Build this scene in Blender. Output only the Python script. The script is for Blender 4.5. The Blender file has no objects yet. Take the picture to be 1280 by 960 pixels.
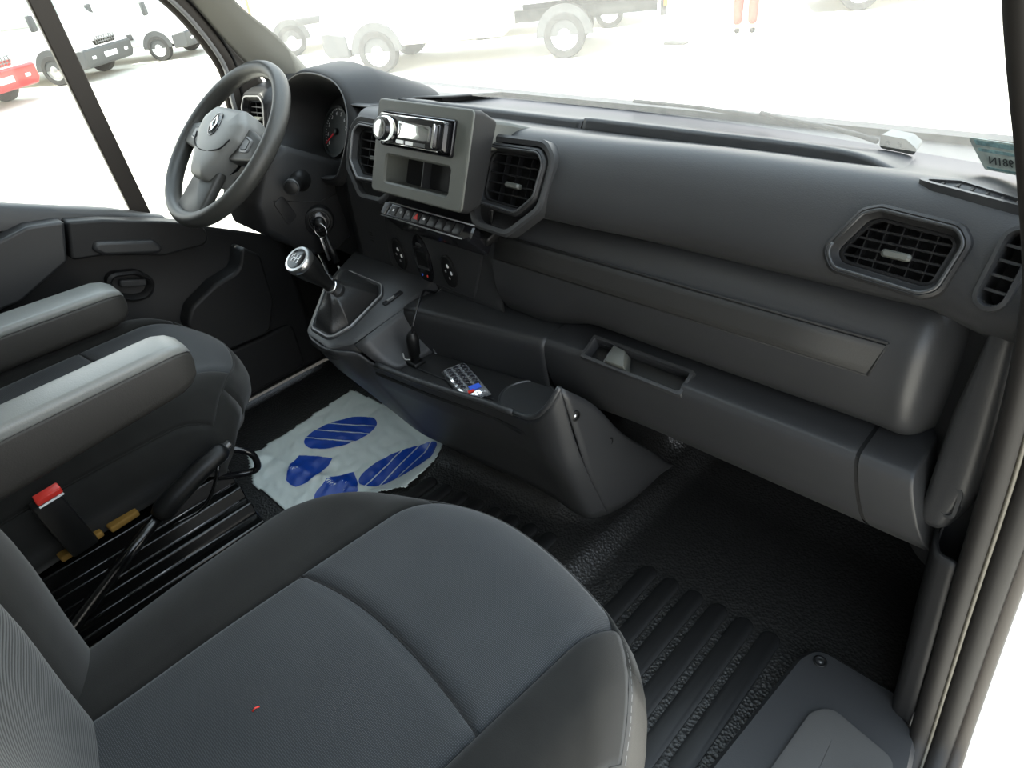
import bpy, bmesh, math, random
from mathutils import Vector, Matrix, noise
random.seed(4)
sc = bpy.context.scene
COL = sc.collection
PI = math.pi

# ---------------------------------------------------------------- camera, sky, sun, exposure
cam_d = bpy.data.cameras.new('camera'); cam = bpy.data.objects.new('camera', cam_d); COL.objects.link(cam)
cam_d.sensor_width = 36.0; cam_d.lens = 844.75/1280*36; cam_d.clip_start = 0.01; cam_d.clip_end = 400
Rw = Matrix(((0.71722185, -0.3332546, 0.61199199), (0.68852946, 0.47417595, -0.54871153), (-0.10733124, 0.81492241, 0.56954496)))
cam.matrix_world = Matrix.Translation((0.9, 0.0, 1.05)) @ Rw.to_4x4()
sc.camera = cam

w = bpy.data.worlds.new('sky'); sc.world = w; w.use_nodes = True
nt = w.node_tree; nt.nodes.clear()
wo = nt.nodes.new('ShaderNodeOutputWorld'); bg = nt.nodes.new('ShaderNodeBackground')
tc = nt.nodes.new('ShaderNodeTexCoord'); sp = nt.nodes.new('ShaderNodeSeparateXYZ'); rp = nt.nodes.new('ShaderNodeValToRGB')
nt.links.new(tc.outputs['Generated'], sp.inputs[0]); nt.links.new(sp.outputs['Z'], rp.inputs[0])
rp.color_ramp.elements[0].position = 0.0; rp.color_ramp.elements[0].color = (1.0, 0.98, 0.94, 1)
rp.color_ramp.elements[1].position = 0.7; rp.color_ramp.elements[1].color = (0.72, 0.86, 1.0, 1)
nt.links.new(rp.outputs[0], bg.inputs[0]); bg.inputs[1].default_value = 3.4
nt.links.new(bg.outputs[0], wo.inputs[0])
sun_d = bpy.data.lights.new('sun', 'SUN'); sun_d.energy = 15.0; sun_d.angle = math.radians(0.6); sun_d.color = (1.0, 0.95, 0.86)
sun = bpy.data.objects.new('sun', sun_d); COL.objects.link(sun)
sun.rotation_euler = Vector((-0.33, -0.62, 0.9)).to_track_quat('Z', 'Y').to_euler()
sc.view_settings.view_transform = 'Standard'; sc.view_settings.look = 'None'
sc.view_settings.gamma = 1.0; sc.view_settings.use_curve_mapping = False
sc.view_settings.exposure = 0.35

# ---------------------------------------------------------------- materials
def mat(name, col, rough=0.5, metal=0.0, spec=0.5, bump=None, var=None, coat=0.0, sheen=0.0):
    """bump=(kind, scale, strength, distance); var=(scale, amount) gentle albedo variation"""
    m = bpy.data.materials.new(name); m.use_nodes = True; n = m.node_tree; b = n.nodes['Principled BSDF']
    b.inputs['Base Color'].default_value = (*col, 1); b.inputs['Roughness'].default_value = rough
    b.inputs['Metallic'].default_value = metal; b.inputs['Specular IOR Level'].default_value = spec
    b.inputs['Coat Weight'].default_value = coat; b.inputs['Sheen Weight'].default_value = sheen
    t = n.nodes.new('ShaderNodeTexCoord')
    if bump:
        kind, s, st, d = bump
        if kind == 'voronoi':
            x = n.nodes.new('ShaderNodeTexVoronoi'); x.inputs['Scale'].default_value = s; o = x.outputs['Distance']
        else:
            x = n.nodes.new('ShaderNodeTexNoise'); x.inputs['Scale'].default_value = s; x.inputs['Detail'].default_value = 2; o = x.outputs['Fac']
        n.links.new(t.outputs['Object'], x.inputs['Vector'])
        bm_ = n.nodes.new('ShaderNodeBump'); bm_.inputs['Strength'].default_value = st; bm_.inputs['Distance'].default_value = d
        n.links.new(o, bm_.inputs['Height']); n.links.new(bm_.outputs[0], b.inputs['Normal'])
    if var:
        s, a = var
        x = n.nodes.new('ShaderNodeTexNoise'); x.inputs['Scale'].default_value = s; x.inputs['Detail'].default_value = 4
        n.links.new(t.outputs['Object'], x.inputs['Vector'])
        r = n.nodes.new('ShaderNodeValToRGB')
        r.color_ramp.elements[0].position = .3; r.color_ramp.elements[1].position = .7
        r.color_ramp.elements[0].color = (*[c*(1-a) for c in col], 1); r.color_ramp.elements[1].color = (*[min(1, c*(1+a)) for c in col], 1)
        n.links.new(x.outputs['Fac'], r.inputs[0]); n.links.new(r.outputs[0], b.inputs['Base Color'])
    return m

def weave(name, ca, cb, scale, rough=0.85, stripes=False, sheen=0.15):
    m = bpy.data.materials.new(name); m.use_nodes = True; n = m.node_tree; b = n.nodes['Principled BSDF']
    b.inputs['Roughness'].default_value = rough; b.inputs['Specular IOR Level'].default_value = 0.25
    b.inputs['Sheen Weight'].default_value = sheen; b.inputs['Sheen Roughness'].default_value = 0.4
    t = n.nodes.new('ShaderNodeTexCoord')
    outs = []
    for d in (['Z'] if stripes else ['X', 'Y']):
        x = n.nodes.new('ShaderNodeTexWave'); x.bands_direction = d; x.inputs['Scale'].default_value = scale
        x.inputs['Distortion'].default_value = 0.4; x.inputs['Detail'].default_value = 1; x.inputs['Detail Scale'].default_value = 3
        n.links.new(t.outputs['Object'], x.inputs['Vector']); outs.append(x.outputs['Fac'])
    if len(outs) == 2:
        mx = n.nodes.new('ShaderNodeMath'); mx.operation = 'MULTIPLY'
        n.links.new(outs[0], mx.inputs[0]); n.links.new(outs[1], mx.inputs[1]); f = mx.outputs[0]
    else: f = outs[0]
    r = n.nodes.new('ShaderNodeValToRGB'); r.color_ramp.elements[0].color = (*ca, 1); r.color_ramp.elements[1].color = (*cb, 1)
    n.links.new(f, r.inputs[0])
    ns = n.nodes.new('ShaderNodeTexNoise'); ns.inputs['Scale'].default_value = 9; n.links.new(t.outputs['Object'], ns.inputs['Vector'])
    mr = n.nodes.new('ShaderNodeMapRange'); mr.inputs['To Min'].default_value = 0.8; mr.inputs['To Max'].default_value = 1.2
    n.links.new(ns.outputs['Fac'], mr.inputs['Value'])
    ml = n.nodes.new('ShaderNodeMix'); ml.data_type = 'RGBA'; ml.blend_type = 'MULTIPLY'; ml.inputs['Factor'].default_value = 1
    n.links.new(r.outputs[0], ml.inputs['A']); n.links.new(mr.outputs[0], ml.inputs['B']); n.links.new(ml.outputs['Result'], b.inputs['Base Color'])
    bu = n.nodes.new('ShaderNodeBump'); bu.inputs['Strength'].default_value = .35; bu.inputs['Distance'].default_value = .0006
    n.links.new(f, bu.inputs['Height']); n.links.new(bu.outputs[0], b.inputs['Normal'])
    return m

def glass(name, tint, dust, refl=0.05):
    """a pane: tinted transmission, a little mirror reflection, and a film of translucent dust"""
    m = bpy.data.materials.new(name); m.use_nodes = True; n = m.node_tree; n.nodes.clear()
    o = n.nodes.new('ShaderNodeOutputMaterial'); tr = n.nodes.new('ShaderNodeBsdfTransparent'); tr.inputs[0].default_value = (*tint, 1)
    g = n.nodes.new('ShaderNodeBsdfGlossy'); g.inputs['Roughness'].default_value = 0.02
    mx = n.nodes.new('ShaderNodeMixShader'); mx.inputs[0].default_value = refl
    n.links.new(tr.outputs[0], mx.inputs[1]); n.links.new(g.outputs[0], mx.inputs[2])
    tl = n.nodes.new('ShaderNodeBsdfTranslucent'); tl.inputs[0].default_value = (0.97, 0.92, 0.80, 1)
    m2 = n.nodes.new('ShaderNodeMixShader'); m2.inputs[0].default_value = dust
    if dust > 0:
        t = n.nodes.new('ShaderNodeTexCoord'); x = n.nodes.new('ShaderNodeTexNoise'); x.inputs['Scale'].default_value = 60; x.inputs['Detail'].default_value = 6
        mr = n.nodes.new('ShaderNodeMapRange'); mr.inputs['To Min'].default_value = dust*.75; mr.inputs['To Max'].default_value = dust*1.25
        n.links.new(t.outputs['Object'], x.inputs['Vector']); n.links.new(x.outputs['Fac'], mr.inputs['Value']); n.links.new(mr.outputs[0], m2.inputs[0])
    n.links.new(mx.outputs[0], m2.inputs[1]); n.links.new(tl.outputs[0], m2.inputs[2]); n.links.new(m2.outputs[0], o.inputs[0])
    return m

M = {}
GR = ('noise', 700, .25, .0006)
M['plastic'] = mat('plastic_grained', (.024, .0245, .0255), .42, spec=.38, bump=GR)
M['plastic_dark'] = mat('plastic_dark', (.013, .013, .0133), .5, spec=.25, bump=GR)
M['plastic_black'] = mat('plastic_black', (.005, .005, .005), .42, spec=.3)
M['strip'] = mat('plastic_strip', (.011, .011, .0105), .75, bump=('noise', 500, .3, .0008))
M['bezel'] = mat('plastic_bezel', (.072, .075, .066), .45, bump=GR)
M['frame'] = mat('vent_frame_plastic', (.030, .031, .032), .32)
M['slat'] = mat('vent_slat_plastic', (.008, .008, .0085), .38, spec=.3)
M['edge'] = mat('satin_grey_edge', (.17, .17, .17), .3)
M['gloss'] = mat('gloss_black', (.006, .006, .007), .12)
M['void'] = mat('vent_void', (.004, .004, .004), .8)
M['chrome'] = mat('chrome', (.8, .8, .8), .12, 1.0)
M['satin'] = mat('satin_metal', (.62, .62, .62), .3, 1.0)
M['steel'] = mat('dark_steel', (.10, .10, .10), .35, .8)
M['screen'] = mat('radio_display_glass', (.55, .56, .55), .08, .9)
M['grey_emblem'] = mat('airbag_cover_plastic', (.17, .172, .165), .45, bump=GR)
M['rim'] = mat('wheel_rim_vinyl', (.034, .034, .031), .45, bump=('noise', 500, .3, .0008))
M['rubber'] = mat('floor_rubber', (.013, .0127, .012), .40, bump=('voronoi', 190, .8, .0016))
M['rib'] = mat('floor_rib_rubber', (.009, .009, .009), .5, spec=.3)
M['black_metal'] = mat('black_painted_metal', (.003, .003, .003), .2)
M['insert'] = weave('fabric_insert', (.019, .0205, .022), (.055, .0585, .062), 170)
M['stripe'] = weave('fabric_striped', (.002, .002, .002), (.056, .058, .057), 72, stripes=True)
M['side'] = mat('fabric_side', (.0105, .0105, .0096), .9, spec=.15, sheen=.10, bump=('noise', 1200, .4, .0005), var=(30, .15))
M['side_light'] = mat('fabric_side_vinyl', (.036, .034, .030), .6, bump=('noise', 600, .3, .0006))  # door light on the passenger seat's right flank put into a lighter, warmer colour
M['seam'] = mat('seam_thread', (.16, .16, .155), .8)
M['seam_dark'] = mat('seam_dark', (.008, .008, .008), .9)
M['arm'] = mat('armrest_vinyl', (.17, .175, .167), .36, bump=('noise', 450, .35, .0008))  # window sheen on the armrest tops put into a paler base colour
M['arm_side'] = mat('armrest_side', (.024, .022, .019), .6, bump=('noise', 450, .35, .0008))
M['paper'] = mat('paper_mat', (.58, .63, .60), .40, bump=('noise', 40, .12, .004))
M['blue'] = mat('blue_print', (.003, .048, .33), .35)
M['red'] = mat('red_plastic', (.55, .025, .015), .4)
M['needle'] = mat('red_needle', (.6, .01, .02), .5)
M['white_mark'] = mat('white_marking', (.75, .75, .75), .6)
M['blue_mark'] = mat('blue_marking', (.03, .10, .6), .6)
M['amber'] = mat('amber_webbing', (.20, .105, .014), .8)
M['foil'] = mat('clear_wrapper', (.55, .56, .58), .12, .75, bump=('noise', 70, .5, .004))
M['leather'] = mat('gaiter_leather', (.012, .012, .012), .4, bump=('noise', 300, .3, .001))
M['headliner'] = mat('roof_lining', (.42, .42, .40), .9)
M['pillar'] = mat('pillar_trim_grey', (.20, .195, .17), .7, bump=GR)
M['pillar_dark'] = mat('door_seal_dark', (.012, .011, .0102), .55, spec=.25)
M['pillar_brown'] = mat('door_seal_brown', (.030, .025, .021), .5, spec=.3)
M['bulkhead'] = mat('bulkhead_grey', (.20, .20, .19), .8)
M['glass_w'] = glass('windscreen_glass', (.93, .96, .94), .15, .04)
M['glass_d'] = glass('door_glass', (.82, .86, .83), .010, .03)
M['ground'] = mat('pale_concrete', (.58, .55, .48), .9, var=(.5, .08), bump=('noise', 12, .3, .01))
M['white'] = mat('white_paint', (.80, .80, .80), .3, coat=.4)
M['cream'] = mat('cream_box_body', (.62, .60, .42), .5)
M['redp'] = mat('red_paint', (.50, .02, .02), .3, coat=.4)
M['grey_bumper'] = mat('grey_bumper', (.055, .058, .060), .6)
M['tyre'] = mat('tyre_rubber', (.03, .03, .03), .8)
M['carglass'] = mat('dark_car_glass', (.10, .13, .12), .08)
M['lamp'] = mat('lamp_lens', (.70, .72, .72), .1)
M['amberlamp'] = mat('amber_lamp', (.65, .22, .03), .3)
M['redcloth'] = mat('red_trousers', (.50, .05, .03), .8)
M['skin'] = mat('skin', (.50, .32, .24), .6)
M['sticker'] = mat('sticker_film', (.46, .52, .48), .35, var=(90, .3))
M['sticker_band'] = mat('sticker_hologram', (.32, .50, .50), .2, .4, var=(160, .5))

# ---------------------------------------------------------------- helpers
def link(name, verts, faces, m, parent=None, smooth=True, bevel=0.0, sub=0, solid=0.0, autos=None, seg=2):
    me = bpy.data.meshes.new(name); me.from_pydata([tuple(v) for v in verts], [], faces)
    bm = bmesh.new(); bm.from_mesh(me); bmesh.ops.recalc_face_normals(bm, faces=bm.faces[:]); bm.to_mesh(me); bm.free()
    me.materials.append(m)
    o = bpy.data.objects.new(name, me); COL.objects.link(o)
    if parent: o.parent = parent
    if solid:
        s = o.modifiers.new('solid', 'SOLIDIFY'); s.thickness = solid; s.offset = 0
    if bevel:
        b = o.modifiers.new('bevel', 'BEVEL'); b.width = bevel; b.segments = seg; b.limit_method = 'ANGLE'; b.angle_limit = math.radians(35)
    if sub:
        s = o.modifiers.new('sub', 'SUBSURF'); s.levels = sub; s.render_levels = sub
    if smooth:
        me.polygons.foreach_set('use_smooth', [True]*len(me.polygons))
        if autos is not None:
            me.set_sharp_from_angle(angle=math.radians(autos))
    return o
def tag(o, label=None, cat=None, group=None, kind=None):
    if label: o['label'] = label
    if cat: o['category'] = cat
    if group: o['group'] = group
    if kind: o['kind'] = kind
    return o
def thing(name, label, cat, loc=(0, 0, 0), rz=0.0, group=None):
    o = bpy.data.objects.new(name, None); COL.objects.link(o); o.location = loc; o.rotation_euler = (0, 0, rz)
    o.empty_display_size = .05
    return tag(o, label, cat, group)
def struct(o): o['kind'] = 'structure'; return o

class Mesh:
    """collects simple solids that belong to one part"""
    def __init__(s): s.v = []; s.f = []
    def add(s, v, f):
        k = len(s.v); s.v += [Vector(p) for p in v]; s.f += [tuple(i+k for i in q) for q in f]; return s
    def box(s, c, d, mx=None):
        hx, hy, hz = d[0]/2, d[1]/2, d[2]/2
        v = [Vector((x, y, z)) for x in (-hx, hx) for y in (-hy, hy) for z in (-hz, hz)]
        if mx: v = [mx @ p for p in v]
        v = [p+Vector(c) for p in v]
        return s.add(v, [(0, 1, 3, 2), (4, 6, 7, 5), (0, 4, 5, 1), (2, 3, 7, 6), (0, 2, 6, 4), (1, 5, 7, 3)])
    def loops(s, L, cap0=True, cap1=True, closed=True):
        n = len(L[0]); v = [p for l in L for p in l]; f = []
        for i in range(len(L)-1):
            for j in range(n if closed else n-1):
                f.append((i*n+j, i*n+(j+1) % n, (i+1)*n+(j+1) % n, (i+1)*n+j))
        if cap0: f.append(tuple(range(n)))
        if cap1: f.append(tuple(range((len(L)-1)*n, len(L)*n)))
        return s.add(v, f)
    def tube(s, path, r, n=10, cap=True):
        path = [Vector(p) for p in path]; L = []
        rr = r if isinstance(r, (list, tuple)) else [r]*len(path)
        up = None
        for i, p in enumerate(path):
            t = (path[min(i+1, len(path)-1)]-path[max(i-1, 0)]).normalized()
            if up is None: up = t.orthogonal().normalized()
            up = (up-t*up.dot(t)).normalized(); b = t.cross(up)
            L.append([p+(up*math.cos(2*PI*k/n)+b*math.sin(2*PI*k/n))*rr[i] for k in range(n)])
        return s.loops(L, cap, cap)
    def lathe(s, o, axis, prof, n=24):
        """prof: (distance along axis, radius)"""
        a = Vector(axis).normalized(); u = a.orthogonal().normalized(); b = a.cross(u); o = Vector(o)
        return s.loops([[o+a*d+(u*math.cos(2*PI*k/n)+b*math.sin(2*PI*k/n))*max(r, 1e-5) for k in range(n)] for d, r in prof])
    def build(s, name, m, parent=None, **kw): return link(name, s.v, s.f, m, parent, **kw)

class Frame:
    """a plane seen from inside the cab: u to the right, v up the plane, n out of it"""
    def __init__(s, o, yaw=0.0, tilt=0.0):
        s.o = Vector(o); s.u = Vector((math.cos(yaw), math.sin(yaw), 0)); fw = Vector((-math.sin(yaw), math.cos(yaw), 0))
        s.v = Vector((0, 0, 1))*math.cos(tilt)+fw*math.sin(tilt); s.n = s.u.cross(s.v)
    def __call__(s, a, b, d=0.0): return s.o+s.u*a+s.v*b+s.n*d
    def loop(s, poly, d=0.0): return [s(a, b, d) for a, b in poly]
def rpoly(pts, r, n=5):
    """polygon with rounded corners; the same count of points for any size"""
    out = []; N = len(pts); rs = r if isinstance(r, (list, tuple)) else [r]*N
    for i in range(N):
        p = Vector(pts[i]); a = (Vector(pts[i-1])-p); b = (Vector(pts[(i+1) % N])-p)
        la, lb = a.length, b.length; a.normalize(); b.normalize()
        ang = a.angle(b); t = min(rs[i]/math.tan(ang/2), la*.48, lb*.48); rr = t*math.tan(ang/2)
        p0 = p+a*t; p1 = p+b*t; c = p+(a+b).normalized()*(rr/math.sin(ang/2))
        v0 = p0-c; v1 = p1-c; th = v0.angle(v1) if v0.length > 1e-9 else 0
        sg = 1 if v0.x*v1.y-v0.y*v1.x > 0 else -1
        for k in range(n):
            q = sg*th*k/(n-1); out.append((c.x+v0.x*math.cos(q)-v0.y*math.sin(q), c.y+v0.x*math.sin(q)+v0.y*math.cos(q)))
    return out
def inset(pts, d):
    """inward offset of a counter-clockwise polygon (d<0 grows it)"""
    out = []; N = len(pts)
    A = sum(pts[i-1][0]*pts[i][1]-pts[i][0]*pts[i-1][1] for i in range(N)); s = 1 if A > 0 else -1
    for i in range(N):
        p = Vector(pts[i]); e0 = (p-Vector(pts[i-1])).normalized(); e1 = (Vector(pts[(i+1) % N])-p).normalized()
        n0 = Vector((-e0.y, e0.x))*s; n1 = Vector((-e1.y, e1.x))*s; m = (n0+n1)
        out.append(tuple(p+m*(d*2/m.length_squared)) if m.length > 1e-6 else tuple(p+n0*d))
    return out
def rect(w, h, cx=0, cy=0): return [(cx-w/2, cy-h/2), (cx+w/2, cy-h/2), (cx+w/2, cy+h/2), (cx-w/2, cy+h/2)]
def cr(p0, p1, p2, p3, t):
    return 0.5*((2*p1)+(-p0+p2)*t+(2*p0-5*p1+4*p2-p3)*t*t+(-p0+3*p1-3*p2+p3)*t*t*t)
def spline(pts, n):
    """Catmull-Rom through points, n samples per span"""
    P = [Vector(p) for p in pts]; out = []
    for i in range(len(P)-1):
        a = P[i-1] if i else P[0]*2-P[1]; d = P[i+2] if i+2 < len(P) else P[-1]*2-P[-2]
        for k in range(n): out.append(cr(a, P[i], P[i+1], d, k/n))
    out.append(P[-1]); return out
def loft(rows, nu, nv):
    R = [spline(r, nu) for r in rows]; cols = [spline(c, nv) for c in zip(*R)]
    return [list(r) for r in zip(*cols)]
def gridfaces(G, keep=None):
    n = len(G[0]); v = [p for r in G for p in r]; f = []
    for i in range(len(G)-1):
        for j in range(n-1):
            if keep is None or keep((G[i][j]+G[i+1][j+1])/2): f.append((i*n+j, i*n+j+1, (i+1)*n+j+1, (i+1)*n+j))
    used = sorted({k for q in f for k in q}); mp = {k: i for i, k in enumerate(used)}
    return [v[k] for k in used], [tuple(mp[k] for k in q) for q in f]
def inside(poly, x, y):
    r = False; j = len(poly)-1
    for i in range(len(poly)):
        (xi, yi), (xj, yj) = poly[i], poly[j]
        if (yi > y) != (yj > y) and x < (xj-xi)*(y-yi)/(yj-yi)+xi: r = not r
        j = i
    return r
def chord_h(poly, y):
    xs = []
    for i in range(len(poly)):
        (x0, y0), (x1, y1) = poly[i-1], poly[i]
        if (y0 > y) != (y1 > y): xs.append(x0+(x1-x0)*(y-y0)/(y1-y0))
    return (min(xs), max(xs)) if len(xs) >= 2 else None
def chord_v(poly, x):
    c = chord_h([(b, a) for a, b in poly], x); return c
def text_part(name, s, size, mx, m, parent, depth=.0003):
    cu = bpy.data.curves.new(name, 'FONT'); cu.body = s; cu.size = size; cu.extrude = depth; cu.align_x = 'CENTER'; cu.align_y = 'CENTER'
    cu.resolution_u = 2
    t = bpy.data.objects.new(name, cu); COL.objects.link(t)
    dg = bpy.context.evaluated_depsgraph_get(); me = bpy.data.meshes.new_from_object(t.evaluated_get(dg))
    bpy.data.objects.remove(t); bpy.data.curves.remove(cu)
    me.materials.clear(); me.materials.append(m); me.transform(mx)
    o = bpy.data.objects.new(name, me); COL.objects.link(o); o.parent = parent; return o
def fmx(F, a, b, d, flip=False):
    u = -F.u if flip else F.u; n = -F.n if flip else F.n
    m = Matrix((u, F.v, n)).transposed().to_4x4(); m.translation = F(a, b, d); return m

# ================================================================= STRUCTURE
# outside ground
struct(link('ground', [(-60, -30, -.85), (60, -30, -.85), (60, 80, -.85), (-60, 80, -.85)], [(0, 1, 2, 3)], M['ground']))

# floor: rubber mat moulded over a raised middle platform, a hump under the console and a toe board
def sstep(a, b, x):
    t = max(0, min(1, (x-a)/(b-a))); return t*t*(3-2*t)
def seg_d(px, py, a, b):
    ax, ay = a; bx, by = b; t = max(0, min(1, ((px-ax)*(bx-ax)+(py-ay)*(by-ay))/((bx-ax)**2+(by-ay)**2)))
    return math.hypot(px-ax-t*(bx-ax), py-ay-t*(by-ay))
HUMP = [(-.42, .76), (-.12, .675), (.10, .69), (.20, .70), (.262, .735), (.272, .80), (.29, 1.0)]
def floor_z(x, y):
    z = .026*(1-sstep(.30+.03*(y-.6), .345+.03*(y-.6), x))*sstep(-.20, -.12, x)
    z += .55*max(0, y-.98)**1.3
    d = min(seg_d(x, y, HUMP[i], HUMP[i+1]) for i in range(len(HUMP)-1))
    ins = False
    poly = HUMP+[(.29, 1.2), (-.42, 1.2)]
    ins = inside(poly, x, y)
    z += .115*(sstep(-.005, .075, d) if ins else 0)+(.008*math.exp(-(d/.012)**2))
    return z
xs = [-.84+i*.012 for i in range(142)]; ys = [-.30+j*.012 for j in range(134)]
G = [[Vector((min(x, .862), y, floor_z(x, y))) for x in xs] for y in ys]
v, f = gridfaces(G); floor = struct(link('floor', v, f, M['rubber']))
def capsule(x, y0, y1, w):
    r = w/2; out = []
    for k in range(9): a = PI*k/8; out.append((x+r*math.cos(a), y1-r+r*math.sin(a)))
    for k in range(9): a = PI+PI*k/8; out.append((x+r*math.cos(a), y0+r+r*math.sin(a)))
    return out
def rib(x, y0, y1, w, h=.006):
    a = capsule(x, y0, y1, w); b = capsule(x, y0+.004, y1-.004, w-.008)
    zf = lambda p, d: Vector((p[0], p[1], floor_z(*p)+d))
    Mesh().loops([[zf(p, -.004) for p in a], [zf(p, h*.6) for p in a], [zf(p, h) for p in b]], False, True).build('mat_rib', M['rib'], floor, autos=50)
for i in range(6):
    x = .421+i*.0475; rib(x, .30 if i < 4 else .40+.03*(i-4), .726+.002*i, .034)
for i in range(8): rib(-.085+i*.0455, .36, .615+.006*i, .032)
# sill step cover on the right
sill = thing('step_cover', 'dark grey plastic step cover with a round screw hole at the passenger door sill', 'step cover')
out = [(.68, .20), (.89, .20), (.905, .62), (.893, .69), (.862, .708), (.853, .735), (.728, .738), (.712, .70), (.694, .45)]
inn = [(.745, .20), (.872, .20), (.884, .628), (.785, .648), (.767, .62)]
ro = rpoly(out, [.002, .002, .02, .02, .01, .01, .035, .05, .2], 6)
z3 = lambda P, z: [Vector((p[0], p[1], z)) for p in P]
Mesh().loops([z3(ro, -.03), z3(ro, .028), z3(rpoly(inset(out, .006), [.002, .002, .02, .02, .01, .01, .03, .045, .2], 6), .034)], False, True).build('cover_panel', M['plastic'], sill, autos=40)
# tread well with raised rim
r1 = rpoly(inn, [.002, .002, .02, .03, .03], 6); r2 = rpoly(inset(inn, .006), [.002, .002, .018, .026, .026], 6); r3 = rpoly(inset(inn, .04), [.002, .002, .012, .02, .02], 6)
Mesh().loops([z3(r1, .030), z3(r1, .040), z3(r2, .0405), z3(r3, .036)], True, True).build('tread_panel', mat('tread_plastic', (.040, .039, .037), .5, bump=GR), sill, autos=30)
Mesh().lathe((.742, .712, .0335), (0, 0, 1), [(0, .011), (.002, .010), (.0022, .007), (.0004, .006)], 20).build('screw_cap', M['plastic_black'], sill)
Mesh().lathe((.742, .712, .034), (0, 0, 1), [(0, .004), (.0015, .0035), (.002, .0005)], 12).build('screw', M['steel'], sill)

# roof, bulkhead, walls that close the cab around the view
struct(Mesh().box((0, -.03, 1.78), (1.84, 1.04, .04)).build('ceiling', M['headliner'], None, smooth=False))
struct(Mesh().box((0, -.50, .70), (1.80, .04, 2.2)).build('wall_back', M['bulkhead'], None, smooth=False))
struct(Mesh().box((.90, -.29, .85), (.06, .22, 1.9)).build('wall_right', M['bulkhead'], None, smooth=False))
# firewall below the dash
struct(Mesh().box((-.84, 1.0, .28), (.05, .52, .78)).build('trim_11', M['plastic_black'], None, smooth=False))
struct(Mesh().box((.885, .98, .28), (.05, .50, .80)).build('trim_12', M['plastic_black'], None, smooth=False))
struct(Mesh().box((0, 1.22, .25), (1.80, .03, .9)).build('wall_front', M['plastic_black'], None, smooth=False))
# windscreen
def ws(x, t):
    b = Vector((x, 1.15-.225*(x/.78)**2, .705+.045*(x/.78)**2)); k = .86
    tp = Vector((x*k, .50-.06*(x/.78)**2, 1.74)); mid = (b+tp)/2+Vector((0, .05, .03))
    return b*(1-t)**2+mid*2*t*(1-t)+tp*t*t
G = [[ws(-.86+1.72*i/24, t/12) for i in range(25)] for t in range(13)]
v, f = gridfaces(G); struct(link('window_2', v, f, M['glass_w']))
# windscreen cowl (bonnet edge) outside and header
G = [[ws(-.86+1.72*i/24, 0)+Vector((0, d, -.012-dz)) for i in range(25)] for d, dz in ((.0, .03), (.03, .08), (.16, .14), (.5, .24), (.9, .40), (1.0, .8))]
v, f = gridfaces(G); struct(link('trim_1', v, f, M['white'], solid=.004))
struct(Mesh().box((0, .43, 1.76), (1.5, .16, .05)).build('trim_2', M['headliner'], None, smooth=False))
# left A-pillar trim between the windscreen and the door frame
def strip(name, rows, nu, nv, m, parent=None, solid=.006, kind=True, **kw):
    v, f = gridfaces(loft(rows, nu, nv)); o = link(name, v, f, m, parent, solid=solid, **kw)
    return struct(o) if kind and not parent else o
for sgn, nm in ((1, 'trim_3'), (-1, 'trim_4')):
    dx = 0 if sgn == 1 else .010
    S = lambda x, y, z: Vector((-sgn*(x+dx), y, z))
    rear = [S(.81, .92, .67), S(.80, .845, .785), S(.792, .797, .842), S(.785, .724, .968), S(.775, .60, 1.2), S(.76, .42, 1.76)]
    front = [S(.79, 1.02, .70), S(.765, .955, .778), S(.745, .880, .873), S(.725, .785, .970), S(.70, .65, 1.2), S(.66, .48, 1.76)]
    mid = [(a+b)/2+Vector((sgn*.012, -.004, .004)) for a, b in zip(rear, front)]
    strip(nm, [rear, mid, front], 4, 6, M['pillar'])
# driver's door: a structure with its parts
door = tag(bpy.data.objects.new('door_1', None), kind='structure'); COL.objects.link(door); door.location = (0, 0, 0)
def belt(y): return .672-.40*(y-.21)+(-.12*(y-.40) if y > .40 else 0)
# inner panel
def dx(y, z):   # shape of the inner skin: bulges below, steps at the pocket
    return -.805+.02*sstep(.45, .30, z)
ny, nz = 60, 50
rows = []
for j in range(nz+1):
    r = []
    for i in range(ny+1):
        y = -.30+1.06*i/ny; zt = belt(y)-.006; z = .02+(zt-.02)*j/nz
        r.append(Vector((dx(y, z), y, z)))
    rows.append(r)
v, f = gridfaces(rows); link('inner_panel', v, f, M['plastic_dark'], door, solid=.01)
# belt rail on top
rw = []
for a, b in ((-.85, -.012), (-.845, .004), (-.822, .007), (-.800, .004), (-.790, -.006), (-.790, -.05)):
    rw.append([Vector((a, -.30+.05*k, belt(-.30+.05*k)+b)) for k in range(17)])
v, f = gridfaces(rw); link('belt_rail', v, f, M['plastic'], door)
# elbow rest and grab handle block
def slab(name, yz, x0, x1, m, parent, r=.012, bev=.006):
    p = rpoly(yz, r, 5)
    return Mesh().loops([[Vector((x0, a, b)) for a, b in p], [Vector((x1, a, b)) for a, b in p]]).build(name, m, parent, bevel=bev, autos=45, seg=3)
slab('elbow_rest', [(-.28, .60), (.16, .625), (.225, .636), (.292, .624), (.262, .545), (.15, .50), (-.28, .48)], -.80, -.745, M['plastic'], door, [.01, .04, .03, .006, .01, .03, .01], .012)
slab('grab_block', [(.296, .621), (.36, .603), (.48, .556), (.56, .520), (.56, .47), (.45, .482), (.33, .530), (.268, .543)], -.80, -.745, M['plastic_dark'], door, [.006, .03, .03, .03, .03, .05, .03, .01], .010)
slab('grab_handle', [(.326, .567), (.438, .528), (.452, .506), (.440, .494), (.330, .532), (.312, .552)], -.77, -.735, M['plastic'], door, [.012, .012, .012, .012, .012, .01], .008)
lt = Mesh(); P0 = rpoly([(.32, .482), (.39, .462), (.42, .425), (.39, .388), (.345, .398), (.315, .43)], [.03]*6, 5)
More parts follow.
